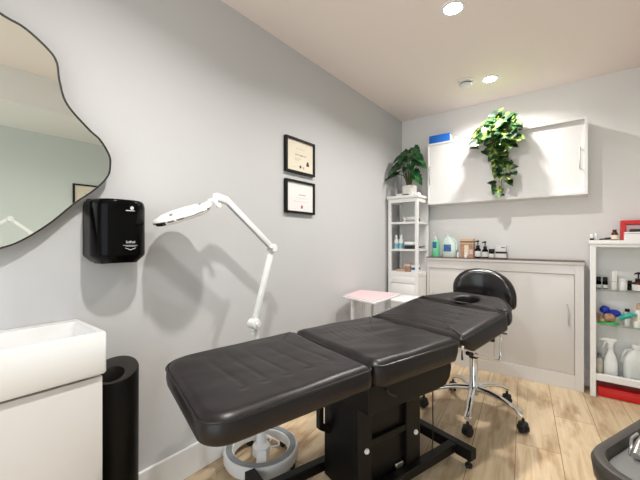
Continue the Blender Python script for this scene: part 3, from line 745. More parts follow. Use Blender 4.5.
def jar(name, label, cat, x, y, z, r, h, body, capm, cap_h=0.02, lab=None, group=None, neck=0.45, pump=False, shoulder=0.14, labr=(0.15, 0.6)):
    t = thing(name, label, cat, (x, y, z), group)
    hb = h - cap_h - (0.045 if pump else 0)
    MB().lathe([(r*0.93, 0), (r, 0.004), (r, hb*(1-shoulder-0.08)), (r*0.85, hb*(1-shoulder*0.5)), (r*neck, hb*0.97), (r*neck, hb)], (x, y, z), n=24).build('body', M[body], t)
    c = MB().lathe([(r*neck*1.1, hb-0.002), (r*neck*1.15, hb+0.002), (r*neck*1.15, hb+cap_h-0.002), (r*neck, hb+cap_h)], (x, y, z), n=20).build('cap', M[capm], t)
    if pump:
        zz = z + hb + cap_h
        MB().tube([(x, y, zz-0.003), (x, y, zz+0.032)], 0.0045, 8).build('pump_stem', M[capm], c)
        MB().tube([(x+0.006, y+0.004, zz+0.036), (x, y, zz+0.039), (x-0.014, y-0.012, zz+0.037), (x-0.022, y-0.018, zz+0.030)], [0.009, 0.009, 0.006, 0.004], 8).build('pump_head', M[capm], c)
    if lab:
        l = MB().lathe([(r+0.0006, hb*labr[0]), (r+0.0009, hb*labr[0]+0.001), (r+0.0009, hb*labr[1]-0.001), (r+0.0006, hb*labr[1])], (x, y, z), n=24, cap0=False, cap1=False)
        l.build('label', M[lab], t)
    return t
def carton(name, label, cat, a, b, m, band=None, group=None, rot=0.0, bands=()):
    t = thing(name, label, cat, ((a[0]+b[0])/2, (a[1]+b[1])/2, a[2]), group)
    c = Vector(((a[0]+b[0])/2, (a[1]+b[1])/2, 0)); Rm = Matrix.Rotation(rot, 4, 'Z')
    R = lambda p: c + Rm @ (p - c)
    MB().box(a, b, R, 0.0012).build('carton', M[m], t)
    for (fz0, fz1, mm) in bands:
        h = b[2]-a[2]
        MB().box((a[0]-0.0006, a[1]-0.0006, a[2]+h*fz0), (b[0]+0.0006, b[1]+0.0006, a[2]+h*fz1), R).build('printed_band', M[mm], t)
    return t
# shelf cabinet contents: top shelf
sh1, sh2, sh3 = 1.333, 1.073, 0.852
t = thing('wire_cup', 'small wire holder on the upper shelf of the narrow cabinet', 'holder', (0.105, 3.12, sh1))
MB().tube([Vector((0.105+0.022*math.cos(a), 3.12+0.022*math.sin(a), sh1+0.003)) for a in [2*math.pi*k/20 for k in range(20)]], 0.003, 6, True).build('base_ring', M['steel'], t)
MB().tube([Vector((0.105+0.03*math.cos(a), 3.12, sh1+0.035+0.034*math.sin(a))) for a in [2*math.pi*k/24 for k in range(24)]], 0.0025, 6, True).build('hoop', M['steel'], t)
jar('small_jar', 'small white jar on the upper shelf of the narrow cabinet', 'jar', 0.16, 3.10, sh1, 0.016, 0.045, 'plastic', 'plastic', 0.012, neck=0.8)
carton('flat_box', 'flat white box on a dark one, upper shelf of the narrow cabinet', 'box', (0.19, 3.06, sh1+0.0205), (0.27, 3.16, sh1+0.05), 'offwhite')
carton('flat_box', 'dark flat box under a white one, upper shelf of the narrow cabinet', 'box', (0.185, 3.055, sh1+0.0005), (0.275, 3.165, sh1+0.02), 'grey_pad')
jar('small_jar', 'small dark jar near the right pane of the upper cabinet shelf', 'jar', 0.295, 3.12, sh1, 0.012, 0.035, 'black', 'black', 0.01, neck=0.8)
# middle shelf
jar('lotion_bottle', 'left of two blue-labelled white bottles on the middle shelf of the narrow cabinet', 'bottle', 0.088, 3.065, sh2, 0.021, 0.135, 'plastic', 'plastic', 0.035, 'label_teal', 'lotion bottles on the middle shelf', labr=(0.05, 0.55))
jar('lotion_bottle', 'right of two blue-labelled white bottles on the middle shelf of the narrow cabinet', 'bottle', 0.137, 3.065, sh2, 0.021, 0.135, 'plastic', 'plastic', 0.035, 'label_teal', 'lotion bottles on the middle shelf', labr=(0.05, 0.55))
carton('flat_box', 'black box at the bottom of the stack on the middle shelf of the narrow cabinet', 'box', (0.178, 3.05, sh2+0.0005), (0.262, 3.16, sh2+0.034), 'black')
carton('flat_box', 'white box in the stack on the middle shelf of the narrow cabinet', 'box', (0.18, 3.05, sh2+0.0345), (0.26, 3.155, sh2+0.070), 'plastic', bands=((0.0, 0.25, 'grey_pad'),))
carton('flat_box', 'thin dark box on top of the stack on the middle shelf of the narrow cabinet', 'box', (0.18, 3.05, sh2+0.0705), (0.26, 3.15, sh2+0.083), 'grey_pad')
t = thing('tablet', 'black tablet leaning inside the right pane of the narrow cabinet', 'tablet', (0.28, 3.2, sh2))
MB().box((-0.03, -0.07, 0), (0.03, 0.07, 0.007), lambda p: Vector((0.278, 3.19, sh2+0.012)) + Matrix.Rotation(math.radians(-12), 3, 'Y') @ p, 0.002).build('body', M['black'], t)
# lower shelf
carton('printed_box', 'brown printed box on the lower shelf of the narrow cabinet', 'box', (0.175, 3.06, sh3+0.0005), (0.235, 3.13, sh3+0.08), 'brown', bands=((0.7, 0.9, 'pink'),))
carton('printed_box', 'white and blue box at the right of the lower shelf of the narrow cabinet', 'box', (0.243, 3.06, sh3+0.0005), (0.30, 3.14, sh3+0.065), 'plastic', bands=((0.3, 0.7, 'label_blue'),))
carton('flat_box', 'flat tan box lying on the lower shelf of the narrow cabinet', 'box', (0.08, 3.08, sh3+0.0005), (0.165, 3.18, sh3+0.02), 'tan')

# ---- on top of the narrow cabinet: tray, pot plant
carton('flat_box', 'low white box on top of the narrow cabinet left of the plant pot', 'box', (0.09, 3.06, ht+0.0005), (0.145, 3.12, ht+0.028), 'plastic')
carton('flat_box', 'low white box on top of the narrow cabinet right of the plant pot', 'box', (0.265, 3.06, ht+0.0005), (0.315, 3.12, ht+0.028), 'plastic')
carton('black_case', 'small black case in front of the plant pot on the narrow cabinet', 'case', (0.165, 3.03, ht+0.0005), (0.225, 3.055, ht+0.016), 'black')
def leaf(mb, base, d, up, L, W, droop=0.3, lobes=False, cup=0.25):
    d = d.normalized(); s = d.cross(up)
    if s.length < 1e-3: s = Vector((1, 0, 0))
    s.normalize(); n = s.cross(d).normalized()
    N = 9; rows = []
    for i in range(N+1):
        f = i/N
        if lobes: wv = math.sin(math.pi*min(1, f*0.93+0.07)**0.62)**0.85 * (1 - 0.20*(i % 2))
        else: wv = (math.sin(math.pi*min(1, f*0.9+0.10)**0.6))
        if f > 0.999: wv = 0.03
        c = base + d*L*f - Vector((0, 0, 1))*L*droop*f*f
        row = []
        for j in (-1, -0.5, 0, 0.5, 1):
            row.append(mb.bm.verts.new(c + s*W*0.5*wv*j + n*(abs(j)*cup*W*0.5*wv - 0.0) + d*(-0.16*L*abs(j)*(1-f))))
        rows.append(row)
    for i in range(N):
        for j in range(4):
            q = mb.face([rows[i][j], rows[i][j+1], rows[i+1][j+1], rows[i+1][j]])
            if q: q.smooth = True
px_, py_, pz_ = 0.195, 3.135, ht
t = thing('potted_plant', 'dark green leafy plant in a cream pot on the narrow cabinet', 'plant', (px_, py_, pz_))
def sq(h, z, r=0.012): return [Vector((px_+p.x, py_+p.y, z)) for p in rounded([(-h, -h), (h, -h), (h, h), (-h, h)], r, 4)]
MB().loft([sq(0.046, pz_+0.0005), sq(0.053, pz_+0.004), sq(0.056, pz_+0.108), sq(0.050, pz_+0.108), sq(0.048, pz_+0.09)], smooth=False).build('pot', M['pot'], t)
MB().loft([sq(0.0478, pz_+0.085), sq(0.0478, pz_+0.094)]).build('soil', M['soil'], t)
st_, fo = MB(), MB()
rg = random.Random(11)
LV = [(-0.13, -0.02, 0.37), (-0.17, -0.03, 0.31), (-0.08, -0.08, 0.42), (-0.02, -0.10, 0.44), (0.05, -0.09, 0.44), (0.10, -0.06, 0.49), (0.13, -0.04, 0.40), (0.15, -0.05, 0.33), (-0.05, -0.10, 0.35), (0.03, -0.12, 0.36),
      (0.07, -0.11, 0.31), (-0.10, -0.10, 0.30), (0.00, -0.08, 0.30), (-0.13, -0.09, 0.24), (0.11, -0.08, 0.24), (0.13, -0.10, 0.19), (0.02, 0.05, 0.46), (-0.06, 0.06, 0.42), (0.09, 0.06, 0.40), (-0.02, -0.02, 0.47), (0.06, -0.03, 0.40), (-0.09, -0.04, 0.36)]
for (dx, dy, dz) in LV:
    tip = Vector((px_+dx*0.80, py_+dy*0.9, pz_+dz*0.92))
    a = Vector((px_+dx*0.12, py_+dy*0.12, pz_+0.09)); b = a.lerp(tip, 0.55) + Vector((-dx*0.12, -dy*0.1, 0.05))
    st_.tube([a, a.lerp(b, 0.5) + Vector((0, 0, 0.02)), b, tip], 0.0035, 6)
    d = Vector((dx*1.4, dy*1.2 - 0.03, -0.10 + rg.uniform(-0.05, 0.05)))
    up = Vector((dx*0.5, -0.8, 0.8 + rg.uniform(-.2, .2)))
    leaf(fo, tip - d.normalized()*0.03, d, up, 0.135*rg.uniform(0.85, 1.15), 0.105*rg.uniform(0.85, 1.1), 0.25, True)
st_.build('stems', M['stem'], t); fo.build('foliage', M['leaf_dark'], t, sharp=False, recalc=False)

# ================================================================== LOW WALL CABINET (counter)
cx0, cx1, cy0, cy1, ch = 0.336, 1.545, 3.225, YB-0.017, 0.996
t = thing('counter_cabinet', 'long off-white counter cabinet along the back wall with a thin dark top edge', 'cabinet', (0.94, 3.3, 0))
MB().box((cx0, cy0+0.018, 0.0), (cx1, cy1, ch-0.03)).build('carcass', M['offwhite'], t)
f = MB()
f.box((cx0, cy0, 0.0), (cx0+0.018, cy0+0.018, ch-0.03)); f.box((cx1-0.055, cy0, 0.0), (cx1, cy0+0.018, ch-0.03)); f.box((cx0+0.018, cy0, 0.0), (cx1-0.055, cy0+0.018, 0.115)); f.box((cx0+0.018, cy0, ch-0.105), (cx1-0.055, cy0+0.018, ch-0.03))
f.build('face_frame', M['offwhite'], t, bev=0.0015)
MB().box((cx0-0.002, cy0-0.008, ch-0.03), (cx1+0.004, cy1, ch-0.008), bev=0.0015).build('counter_board', M['offwhite'], t)
MB().box((cx0-0.003, cy0-0.010, ch-0.008), (cx1+0.006, cy1, ch)).build('top_edge', M['dark_edge'], t)['label'] = 'thin dark brown top edge'
dm = 0.93
for a, b, hx in ((cx0+0.021, dm-0.002, cx0+0.06), (dm+0.002, cx1-0.060, cx1-0.098)):
    d = MB().box((a, cy0+0.006, 0.118), (b, cy0+0.018, ch-0.108), bev=0.001).build('door', M['offwhite'], t)
    MB().tube([(hx-0.008, cy0+0.006, 0.655), (hx-0.008, cy0-0.022, 0.655), (hx-0.003, cy0-0.026, 0.640), (hx+0.006, cy0-0.026, 0.505), (hx+0.006, cy0+0.006, 0.490)], 0.0045, 8).build('handle', M['steel'], d)

# ---- on the counter
zt = ch + 0.0005
t = jar('soap_bottle', 'clear green liquid soap bottle with a white pump at the left end of the counter', 'bottle', 0.396, 3.305, zt, 0.035, 0.235, 'green_liquid', 'plastic', 0.02, pump=True, neck=0.35, shoulder=0.2)
MB().box((0.378, 3.2685, zt+0.085), (0.414, 3.2715, zt+0.145), bev=0.001).build('label', M['label_blue'], t)
t = thing('soap_jug', 'translucent pale refill jug with a blue label beside the green soap bottle', 'jug', (0.525, 3.31, zt))
def sup(cx, cy, z, a, b, n=32, e=0.7):
    return [Vector((cx + a*math.copysign(abs(math.cos(q))**e, math.cos(q)), cy + b*math.copysign(abs(math.sin(q))**e, math.sin(q)), z)) for q in [2*math.pi*k/n for k in range(n)]]
MB().loft([sup(0.525, 3.31, zt, 0.058, 0.036), sup(0.525, 3.31, zt+0.006, 0.063, 0.040), sup(0.525, 3.31, zt+0.11, 0.063, 0.040), sup(0.522, 3.31, zt+0.15, 0.055, 0.036), sup(0.515, 3.31, zt+0.185, 0.034, 0.028, e=0.9), sup(0.512, 3.31, zt+0.20, 0.018, 0.018, e=1), sup(0.512, 3.31, zt+0.205, 0.018, 0.018, e=1)]).build('body', M['pale_green'], t)
MB().tube([(0.545, 3.31, zt+0.185), (0.575, 3.31, zt+0.170), (0.592, 3.31, zt+0.13), (0.594, 3.31, zt+0.08), (0.583, 3.31, zt+0.06)], 0.009, 10).build('handle', M['pale_green'], t)
MB().lathe([(0.020, 0.203), (0.020, 0.222), (0.017, 0.225)], (0.512, 3.31, zt), n=20).build('cap', M['plastic'], t)
MB().box((0.483, 3.2665, zt+0.055), (0.553, 3.2705, zt+0.120), bev=0.001).build('label', M['label_blue'], t)
t = carton('product_display', 'brown and tan printed product box in the middle of the counter', 'box', (0.632, 3.285, zt), (0.748, 3.335, zt+0.175), 'tan', bands=((0.0, 0.72, 'brown'), (0.79, 0.87, 'dark_edge')))
MB().box((0.668, 3.2825, zt+0.02), (0.705, 3.2842, zt+0.115)).build('printed_picture', M['label_beige'], t)
MB().box((0.712, 3.2825, zt+0.03), (0.742, 3.2842, zt+0.075)).build('printed_picture', M['pink'], t)
jar('small_jar', 'tiny clear jar between the jug and the brown box on the counter', 'jar', 0.612, 3.275, zt, 0.010, 0.045, 'clear_plastic', 'plastic', 0.010, neck=0.8)
jar('small_jar', 'tiny white jar in front of the brown box on the counter', 'jar', 0.686, 3.262, zt, 0.012, 0.038, 'plastic', 'plastic', 0.012, neck=0.8)
jar('pump_bottle', 'black white-labelled pump bottle right next to the brown box on the counter', 'bottle', 0.783, 3.30, zt, 0.0265, 0.158, 'black_gloss', 'black', 0.02, 'label_white', 'black pump bottles on the counter', pump=True, neck=0.5, shoulder=0.25, labr=(0.12, 0.66))
jar('pump_bottle', 'black white-labelled pump bottle just left of the short black jar on the counter', 'bottle', 0.843, 3.30, zt, 0.0265, 0.150, 'black_gloss', 'black', 0.02, 'label_white', 'black pump bottles on the counter', pump=True, neck=0.5, shoulder=0.25, labr=(0.12, 0.66))
jar('cream_jar', 'short black jar with a white label and black lid on the counter', 'jar', 0.897, 3.30, zt, 0.025, 0.082, 'black_gloss', 'black', 0.028, 'label_white', neck=0.85, labr=(0.12, 0.75))
carton('product_box', 'white box with a black band at the right end of the row on the counter', 'box', (0.930, 3.275, zt), (1.014, 3.33, zt+0.060), 'white_paper', bands=((0.72, 1.005, 'black'), (0.0, 0.10, 'black')))
carton('product_box', 'small white box on top of the black-banded box on the counter', 'box', (0.935, 3.28, zt+0.0605), (1.012, 3.325, zt+0.112), 'white_paper')
MB().box((0.975, 3.2789, zt+0.093), (1.005, 3.2796, zt+0.100)).build('printed_line', M['ink'], bpy.data.objects['product_box.001'])

# ================================================================== UPPER WALL CABINET
ux0, ux1, uy0, uz0, uz1 = 0.352, 1.568, 3.20, 1.502, 2.090
t = thing('wall_cabinet', 'wide white wall cabinet with two sliding doors on the back wall', 'wall cabinet', (0.96, 3.3, uz0))
f = MB()
f.box((ux0, uy0, uz0), (ux1, YB-0.001, uz0+0.022)); f.box((ux0, uy0, uz1-0.020), (ux1, YB-0.001, uz1)); f.box((ux0, uy0, uz0+0.022), (ux0+0.014, YB-0.001, uz1-0.020)); f.box((ux1-0.020, uy0, uz0+0.022), (ux1, YB-0.001, uz1-0.020))
f.box((ux0+0.014, YB-0.012, uz0+0.022), (ux1-0.030, YB-0.001, uz1-0.020))
f.build('carcass', M['white'], t, bev=0.002)
d1 = MB().box((ux0+0.0145, uy0+0.004, uz0+0.0225), (1.00, uy0+0.018, uz1-0.0205)).build('sliding_door', M['white'], t)
d2 = MB().box((0.97, uy0+0.026, uz0+0.0225), (ux1-0.0205, uy0+0.040, uz1-0.0205)).build('sliding_door', M['white'], t)
for d, hx, sk, yb_ in ((d1, 0.378, 0.0005, uy0+0.004), (d2, 1.520, 0.0005, uy0+0.026)):
    MB().tube([(hx-sk, yb_, 1.862), (hx-sk, yb_-0.026, 1.862), (hx-sk+0.001, yb_-0.030, 1.858), (hx+sk-0.001, yb_-0.030, 1.712), (hx+sk, yb_-0.026, 1.708), (hx+sk, yb_, 1.708)], 0.0045, 8).build('handle', M['steel'], d)
t = thing('blue_box', 'bright blue flat box lying on the left end of the wall cabinet', 'box', (0.45, 3.28, uz1))
MB().box((0.350, 3.245, uz1+0.0005), (0.548, 3.33, uz1+0.088), bev=0.002).build('carton', M['blue'], t)
MB().box((0.5482, 3.25, uz1+0.004), (0.5488, 3.325, uz1+0.08)).build('end_label', M['white_paper'], t)
jar('small_jar', 'small white jar on the wall cabinet right of the blue box', 'jar', 0.592, 3.28, uz1+0.0005, 0.017, 0.045, 'plastic', 'plastic', 0.014, neck=0.8)

# ---- trailing ivy
ix, iy = 0.965, 3.27
t = thing('trailing_plant', 'variegated ivy trailing from a pot on the wall cabinet down over its doors', 'plant', (ix, iy, uz1))
MB().lathe([(0.045, 0.0005), (0.05, 0.004), (0.062, 0.11), (0.066, 0.112), (0.066, 0.125), (0.058, 0.125), (0.056, 0.108)], (ix, iy, uz1), n=32).build('pot', M['plastic'], t)
MB().lathe([(0.0555, 0.100), (0.0555, 0.110)], (ix, iy, uz1), n=32).build('soil', M['soil'], t)
fo, st_ = MB(), MB(); rg = random.Random(5)
def pr3(x, z, dep): return Vector((x, dep, z))
TR = [ # trailing stem end points (x, z, y)
    (0.80, 1.97, 3.10), (0.82, 2.10, 3.12), (0.88, 2.02, 3.08), (0.92, 1.90, 3.10), (0.98, 1.80, 3.12), (1.03, 1.58, 3.13), (1.05, 1.68, 3.12), (1.10, 1.70, 3.12), (1.02, 1.95, 3.06), (1.10, 2.02, 3.08), (1.12, 2.06, 3.10), (1.14, 2.13, 3.12), (1.10, 2.20, 3.16), (1.06, 2.21, 3.2), (1.02, 1.85, 3.08), (0.97, 1.95, 3.07), (1.0, 1.76, 3.11), (1.04, 1.88, 3.1), (1.01, 1.64, 3.12), (1.06, 1.74, 3.12), (1.03, 2.02, 3.05), (0.99, 2.24, 3.18), (0.93, 2.18, 3.14), (0.88, 2.12, 3.12), (1.0, 2.10, 3.08), (1.06, 2.12, 3.08), (0.96, 2.02, 3.06), (1.12, 1.93, 3.09), (1.00, 1.70, 3.13), (0.93, 2.06, 3.07), (1.15, 1.98, 3.10)]
for (x, z, y) in TR:
    x = 0.965 + (x - 0.985)*0.9; z -= 0.005 if z < uz1 else 0.035
    a = Vector((ix, iy-0.02, uz1+0.115)); e = Vector((x, y, z))
    mid = Vector((ix + (x-ix)*0.55, min(3.15, iy-0.09), max(z+0.10, uz1+0.06) if z < uz1 else (z+uz1+0.16)/2))
    pts = [a*(1-f)**2 + mid*2*f*(1-f) + e*f*f for f in [k/7 for k in range(8)]]
    st_.tube(pts, 0.0022, 5)
    for k in range(2, 8):
        for rep in range(2 if k > 3 else 1):
            p = pts[k] + Vector((rg.uniform(-.032, .032), rg.uniform(-.03, .01), rg.uniform(-.03, .03)))
            d = Vector((rg.uniform(-1, 1) + (x-ix)*2, rg.uniform(-0.9, 0.1), rg.uniform(-1.0, 0.35)))
            up = Vector((rg.uniform(-.5, .5), -1, rg.uniform(0.1, 1.0)))
            s = rg.uniform(0.050, 0.080)
            leaf(fo, p, d, up, s, s*0.95, 0.15, False, 0.15)
st_.build('stems', M['stem'], t); fo.build('foliage', M['leaf_ivy'], t, sharp=False, recalc=False)

# ================================================================== GLASS DISPLAY CABINET (right)
gx0, gx1, gy0, gy1, gz = 1.580, 2.36, 3.19, YB-0.018, 1.155
t = thing('display_cabinet', 'white framed glass-front cabinet full of bottles at the right edge', 'cabinet', (1.97, 3.28, 0))
f = MB(); pw = 0.034
for xa in (gx0, gx1-pw):
    f.box((xa, gy0, 0), (xa+pw, gy0+0.03, gz-0.03)); f.box((xa, gy1-0.03, 0), (xa+pw, gy1, gz-0.03))
f.box((gx0+pw, gy0, 0.125), (gx1-pw, gy0+0.03, 0.172)); f.box((gx0+pw, gy0, gz-0.05), (gx1-pw, gy0+0.03, gz-0.03))
f.build('frame', M['white'], t, bev=0.002)
MB().box((gx0-0.006, gy0-0.006, gz-0.03), (gx1+0.006, gy1, gz), bev=0.002).build('top_board', M['white'], t)
MB().box((gx0+0.01, gy0+0.03, 0.125), (gx1-0.01, gy1-0.005, 0.145)).build('bottom_board', M['white'], t)
MB().box((gx0+0.01, gy1-0.01, 0.145), (gx1-0.01, gy1-0.004, gz-0.03)).build('back_panel', M['white'], t)
for xa in (gx0+0.008, gx1-0.012): MB().box((xa, gy0+0.03, 0.145), (xa+0.004, gy1-0.03, gz-0.03)).build('side_panel', M['white'], t)
g1, g2, g0 = 0.790, 0.535, 0.1455
for z in (g1, g2):
    MB().box((gx0+0.014, gy0+0.034, z-0.008), (gx1-0.014, gy1-0.012, z)).build('glass_shelf', M['glass_shelf'], t)
MB().box((gx0+pw, gy0+0.012, 0.172), (gx1-pw, gy0+0.016, gz-0.05)).build('glass_door', M['glass'], t)
cyl_y = 3.30
G = 'small dark bottles on the display cabinet shelf'
jar('dropper_bottle', 'left of two small black bottles at the left end of the display cabinet', 'bottle', 1.632, cyl_y, g1+0.0005, 0.016, 0.088, 'black_gloss', 'black', 0.026, 'label_white', G, neck=0.75, labr=(0.1, 0.5))
jar('dropper_bottle', 'right of two small black bottles at the left end of the display cabinet', 'bottle', 1.670, cyl_y, g1+0.0005, 0.016, 0.088, 'black_gloss', 'black', 0.026, 'label_white', G, neck=0.75, labr=(0.1, 0.5))
carton('tall_box', 'tall pale narrow carton on the display cabinet top shelf', 'box', (1.705, 3.285, g1+0.0005), (1.737, 3.317, g1+0.138), 'white_paper', bands=((0.42, 0.44, 'ink_grey'),))
jar('white_jar', 'white cylindrical bottle beside the tall pale carton in the display cabinet', 'bottle', 1.768, 3.285, g1+0.0005, 0.024, 0.088, 'plastic', 'plastic', 0.018, neck=0.9)
jar('dropper_bottle', 'small black bottle between the white bottle and the amber pump bottle', 'bottle', 1.808, 3.31, g1+0.0005, 0.015, 0.070, 'black_gloss', 'black', 0.02, neck=0.75)
jar('pump_bottle', 'dark amber pump bottle with a white label in the display cabinet', 'bottle', 1.851, 3.29, g1+0.0005, 0.034, 0.135, 'amber', 'black', 0.02, 'label_white', pump=True, neck=0.45, shoulder=0.22, labr=(0.05, 0.68))
for i, (x, m, h) in enumerate(((1.92, 'plastic', 0.12), (1.98, 'amber', 0.11))):
    jar('lotion_bottle', ['white bottle right of the amber pump bottle, cut off by the photo edge', 'amber bottle at the far right of the top shelf, beyond the photo edge'][i], 'bottle', x, cyl_y, g1+0.0005, 0.025, h, m, 'black', 0.02, 'label_white')
# second shelf: cupping balls, tools
def lump(name, label, cat, c, r, sc, m, extra=None):
    t = thing(name, label, cat, (c[0], c[1], g2))
    mb = MB(); mb.ball(c, r, sc)
    for v in mb.bm.verts: v.co += Vector((noise.noise(v.co*60), noise.noise(v.co*60+Vector((5, 0, 0))), noise.noise(v.co*60+Vector((0, 5, 0)))))*r*0.15
    mb.build('bulb', M[m], t)
    if extra: extra(t)
    return t
def cuff(c, d, m):
    def fn(t):
        d_ = Vector(d).normalized()
        MB().lathe([(0.012, 0.0), (0.016, 0.02), (0.022, 0.026)], Vector(c), n=18, axis=d_).build('neck', M[m], t)
    return fn
lump('massage_ball', 'royal blue rubber bulb, left and higher of the two on the second shelf', 'rubber bulb', (1.668, 3.30, g2+0.098), 0.030, (1, 0.9, 1), 'royal', cuff((1.672, 3.295, g2+0.07), (0.1, -0.2, -1), 'royal'))
lump('massage_ball', 'royal blue rubber bulb, right and lower of the two on the second shelf', 'rubber bulb', (1.722, 3.30, g2+0.078), 0.032, (1.15, 0.9, 0.85), 'royal', cuff((1.745, 3.295, g2+0.068), (1, -0.2, -0.5), 'royal'))
lump('wooden_knob', 'orange brown rounded object under the blue bulbs', 'wooden object', (1.692, 3.275, g2+0.042), 0.036, (1.1, 0.7, 1.0), 'brown', cuff((1.66, 3.272, g2+0.025), (-0.8, -0.3, -0.3), 'tan'))
lump('wooden_knob', 'small tan rounded object at the left of the second shelf', 'wooden object', (1.620, 3.285, g2+0.024), 0.023, (1.0, 0.8, 0.95), 'tan', cuff((1.620, 3.27, g2+0.04), (0.1, -0.5, 1), 'brown'))
t = thing('green_mat', 'flat bright green folded item on the second shelf', 'cloth', (1.69, 3.25, g2))
gm = MB(); rows = []
for i in range(9):
    x = 1.625 + 0.125*i/8; rows.append([Vector((x, 3.232 + 0.006*math.sin(i), g2+0.001)), Vector((x, 3.232, g2+0.012+0.004*math.sin(i*1.7))), Vector((x, 3.252, g2+0.016+0.004*math.sin(i*1.3))), Vector((x, 3.258, g2+0.001))])
gm.loft(rows).build('fold', M['green'], t)
t = thing('teal_tool', 'teal plastic tool lying across the second shelf', 'tool', (1.79, 3.27, g2))
MB().tube([(1.745, 3.268, g2+0.050), (1.77, 3.268, g2+0.062), (1.80, 3.268, g2+0.078), (1.822, 3.268, g2+0.086)], [0.012, 0.017, 0.018, 0.014], 14).build('body', M['teal'], t)
MB().tube([(1.815, 3.268, g2+0.084), (1.842, 3.265, g2+0.083)], [0.010, 0.006], 12).build('tip', M['teal'], t)
MB().box((1.775, 3.26, g2), (1.80, 3.278, g2+0.055), bev=0.003).build('stand', M['clear_plastic'], t)
jar('pump_bottle', 'clear bottle with a black pump behind the teal tool', 'bottle', 1.795, 3.325, g2+0.0005, 0.024, 0.115, 'clear_plastic', 'black', 0.018, 'label_white', neck=0.5, labr=(0.1, 0.5))
jar('lotion_bottle', 'white bottle with a tan cap at the right of the second shelf', 'bottle', 1.862, 3.29, g2+0.0005, 0.030, 0.165, 'plastic', 'tan', 0.04, 'label_beige', neck=0.6, labr=(0.15, 0.6))
jar('small_jar', 'pale blue small jar in front of the tan-capped bottle', 'jar', 1.842, 3.245, g2+0.0005, 0.020, 0.04, 'pale_green', 'plastic', 0.012, neck=0.85)
# bottom shelf
def spray(name, label, x, y, z, ang=0.0, m='plastic'):
    t = thing(name, label, 'spray bottle', (x, y, z))
    MB().loft([sup(x, y, z, 0.036, 0.030), sup(x, y, z+0.005, 0.040, 0.033), sup(x, y, z+0.11, 0.040, 0.033), sup(x, y, z+0.15, 0.030, 0.026), sup(x, y, z+0.19, 0.016, 0.016, e=1), sup(x, y, z+0.205, 0.014, 0.014, e=1)]).build('body', M[m], t)
    c = MB().lathe([(0.018, 0.203), (0.019, 0.205), (0.018, 0.228), (0.014, 0.232)], (x, y, z), n=20).build('collar', M['plastic'], t)
    h = MB(); h.prism([Vector((x+a, y-0.012, z+b)) for a, b in ((-0.012, 0.230), (0.014, 0.230), (0.020, 0.255), (0.034, 0.268), (0.030, 0.280), (-0.030, 0.284), (-0.052, 0.276), (-0.052, 0.262), (-0.020, 0.258))], (0, 0.024, 0))
    hd = h.build('spray_head', M['plastic'], t, bev=0.003)
    MB().tube([(x-0.020, y, z+0.258), (x-0.034, y, z+0.245), (x-0.038, y, z+0.222), (x-0.050, y, z+0.208)], [0.006, 0.006, 0.005, 0.004], 10).build('trigger', M['plastic'], hd)
    MB().cyl((x-0.050, y, z+0.269), (x-0.064, y, z+0.269), 0.010, n=14).build('nozzle', M['plastic'], hd)
    return t
spray('spray_bottle', 'white trigger spray bottle on the bottom shelf of the display cabinet', 1.700, 3.275, g0)
t = thing('jug', 'large translucent white jug right of the spray bottle', 'jug', (1.83, 3.28, g0))
MB().loft([sup(1.83, 3.285, g0, 0.058, 0.05), sup(1.83, 3.285, g0+0.006, 0.062, 0.055), sup(1.83, 3.285, g0+0.15, 0.062, 0.055), sup(1.835, 3.285, g0+0.20, 0.042, 0.04), sup(1.84, 3.285, g0+0.225, 0.022, 0.022, e=1), sup(1.84, 3.285, g0+0.235, 0.022, 0.022, e=1)]).build('body', M['clear_plastic'], t)
MB().lathe([(0.024, 0.232), (0.024, 0.252), (0.02, 0.255)], (1.84, 3.285, g0), n=20).build('cap', M['plastic'], t)
MB().tube([(1.815, 3.285, g0+0.215), (1.785, 3.285, g0+0.21), (1.768, 3.285, g0+0.17), (1.766, 3.285, g0+0.12)], 0.009, 10).build('handle', M['clear_plastic'], t)
jar('lotion_bottle', 'beige bottle lying low at the left of the bottom shelf', 'bottle', 1.635, 3.30, g0+0.0005, 0.026, 0.15, 'offwhite', 'grey_pad', 0.025, 'label_beige')
jar('lotion_bottle', 'white bottle at the far right of the bottom shelf, beyond the photo edge', 'bottle', 1.94, 3.29, g0+0.0005, 0.035, 0.2, 'plastic', 'plastic', 0.025)
# red tub under the display cabinet
t = thing('red_box', 'long red box on the floor under the display cabinet', 'box', (1.9, 3.26, 0))
MB().box((1.625, 3.222, 0.001), (2.30, 3.36, 0.058), bev=0.006).build('box_body', M['red'], t)
MB().box((1.621, 3.218, 0.058), (2.304, 3.362, 0.070), bev=0.003).build('lid', M['red'], t)
# on top of the display cabinet
z = gz + 0.0005
jar('ink_bottle', 'tiny clear bottle with a dark base at the left end on the display cabinet', 'bottle', 1.592, 3.27, z, 0.012, 0.046, 'clear_plastic', 'plastic', 0.014, 'black', neck=0.8, labr=(0.02, 0.5))
jar('small_jar', 'tiny clear jar just left of the black pen on the display cabinet', 'jar', 1.618, 3.29, z, 0.010, 0.052, 'clear_plastic', 'plastic', 0.012, neck=0.8)
t = thing('pen', 'black pen lying on the display cabinet beside the amber bottle', 'pen', (1.665, 3.25, z))
MB().tube([(1.632, 3.252, z+0.006), (1.640, 3.251, z+0.007), (1.690, 3.245, z+0.013)], [0.002, 0.005, 0.007], 10).build('barrel', M['black'], t)
MB().tube([(1.668, 3.2475, z+0.011), (1.70, 3.244, z+0.014)], [0.009, 0.0085], 10).build('cap', M['black'], t)
jar('amber_bottle', 'small amber bottle with a beige label and black cap on the display cabinet', 'bottle', 1.722, 3.275, z, 0.0205, 0.078, 'amber', 'black', 0.014, 'label_beige', neck=0.5, shoulder=0.3, labr=(0.1, 0.6))
t = thing('red_case', 'open-fronted red box standing on the display cabinet', 'box', (1.9, 3.3, z))
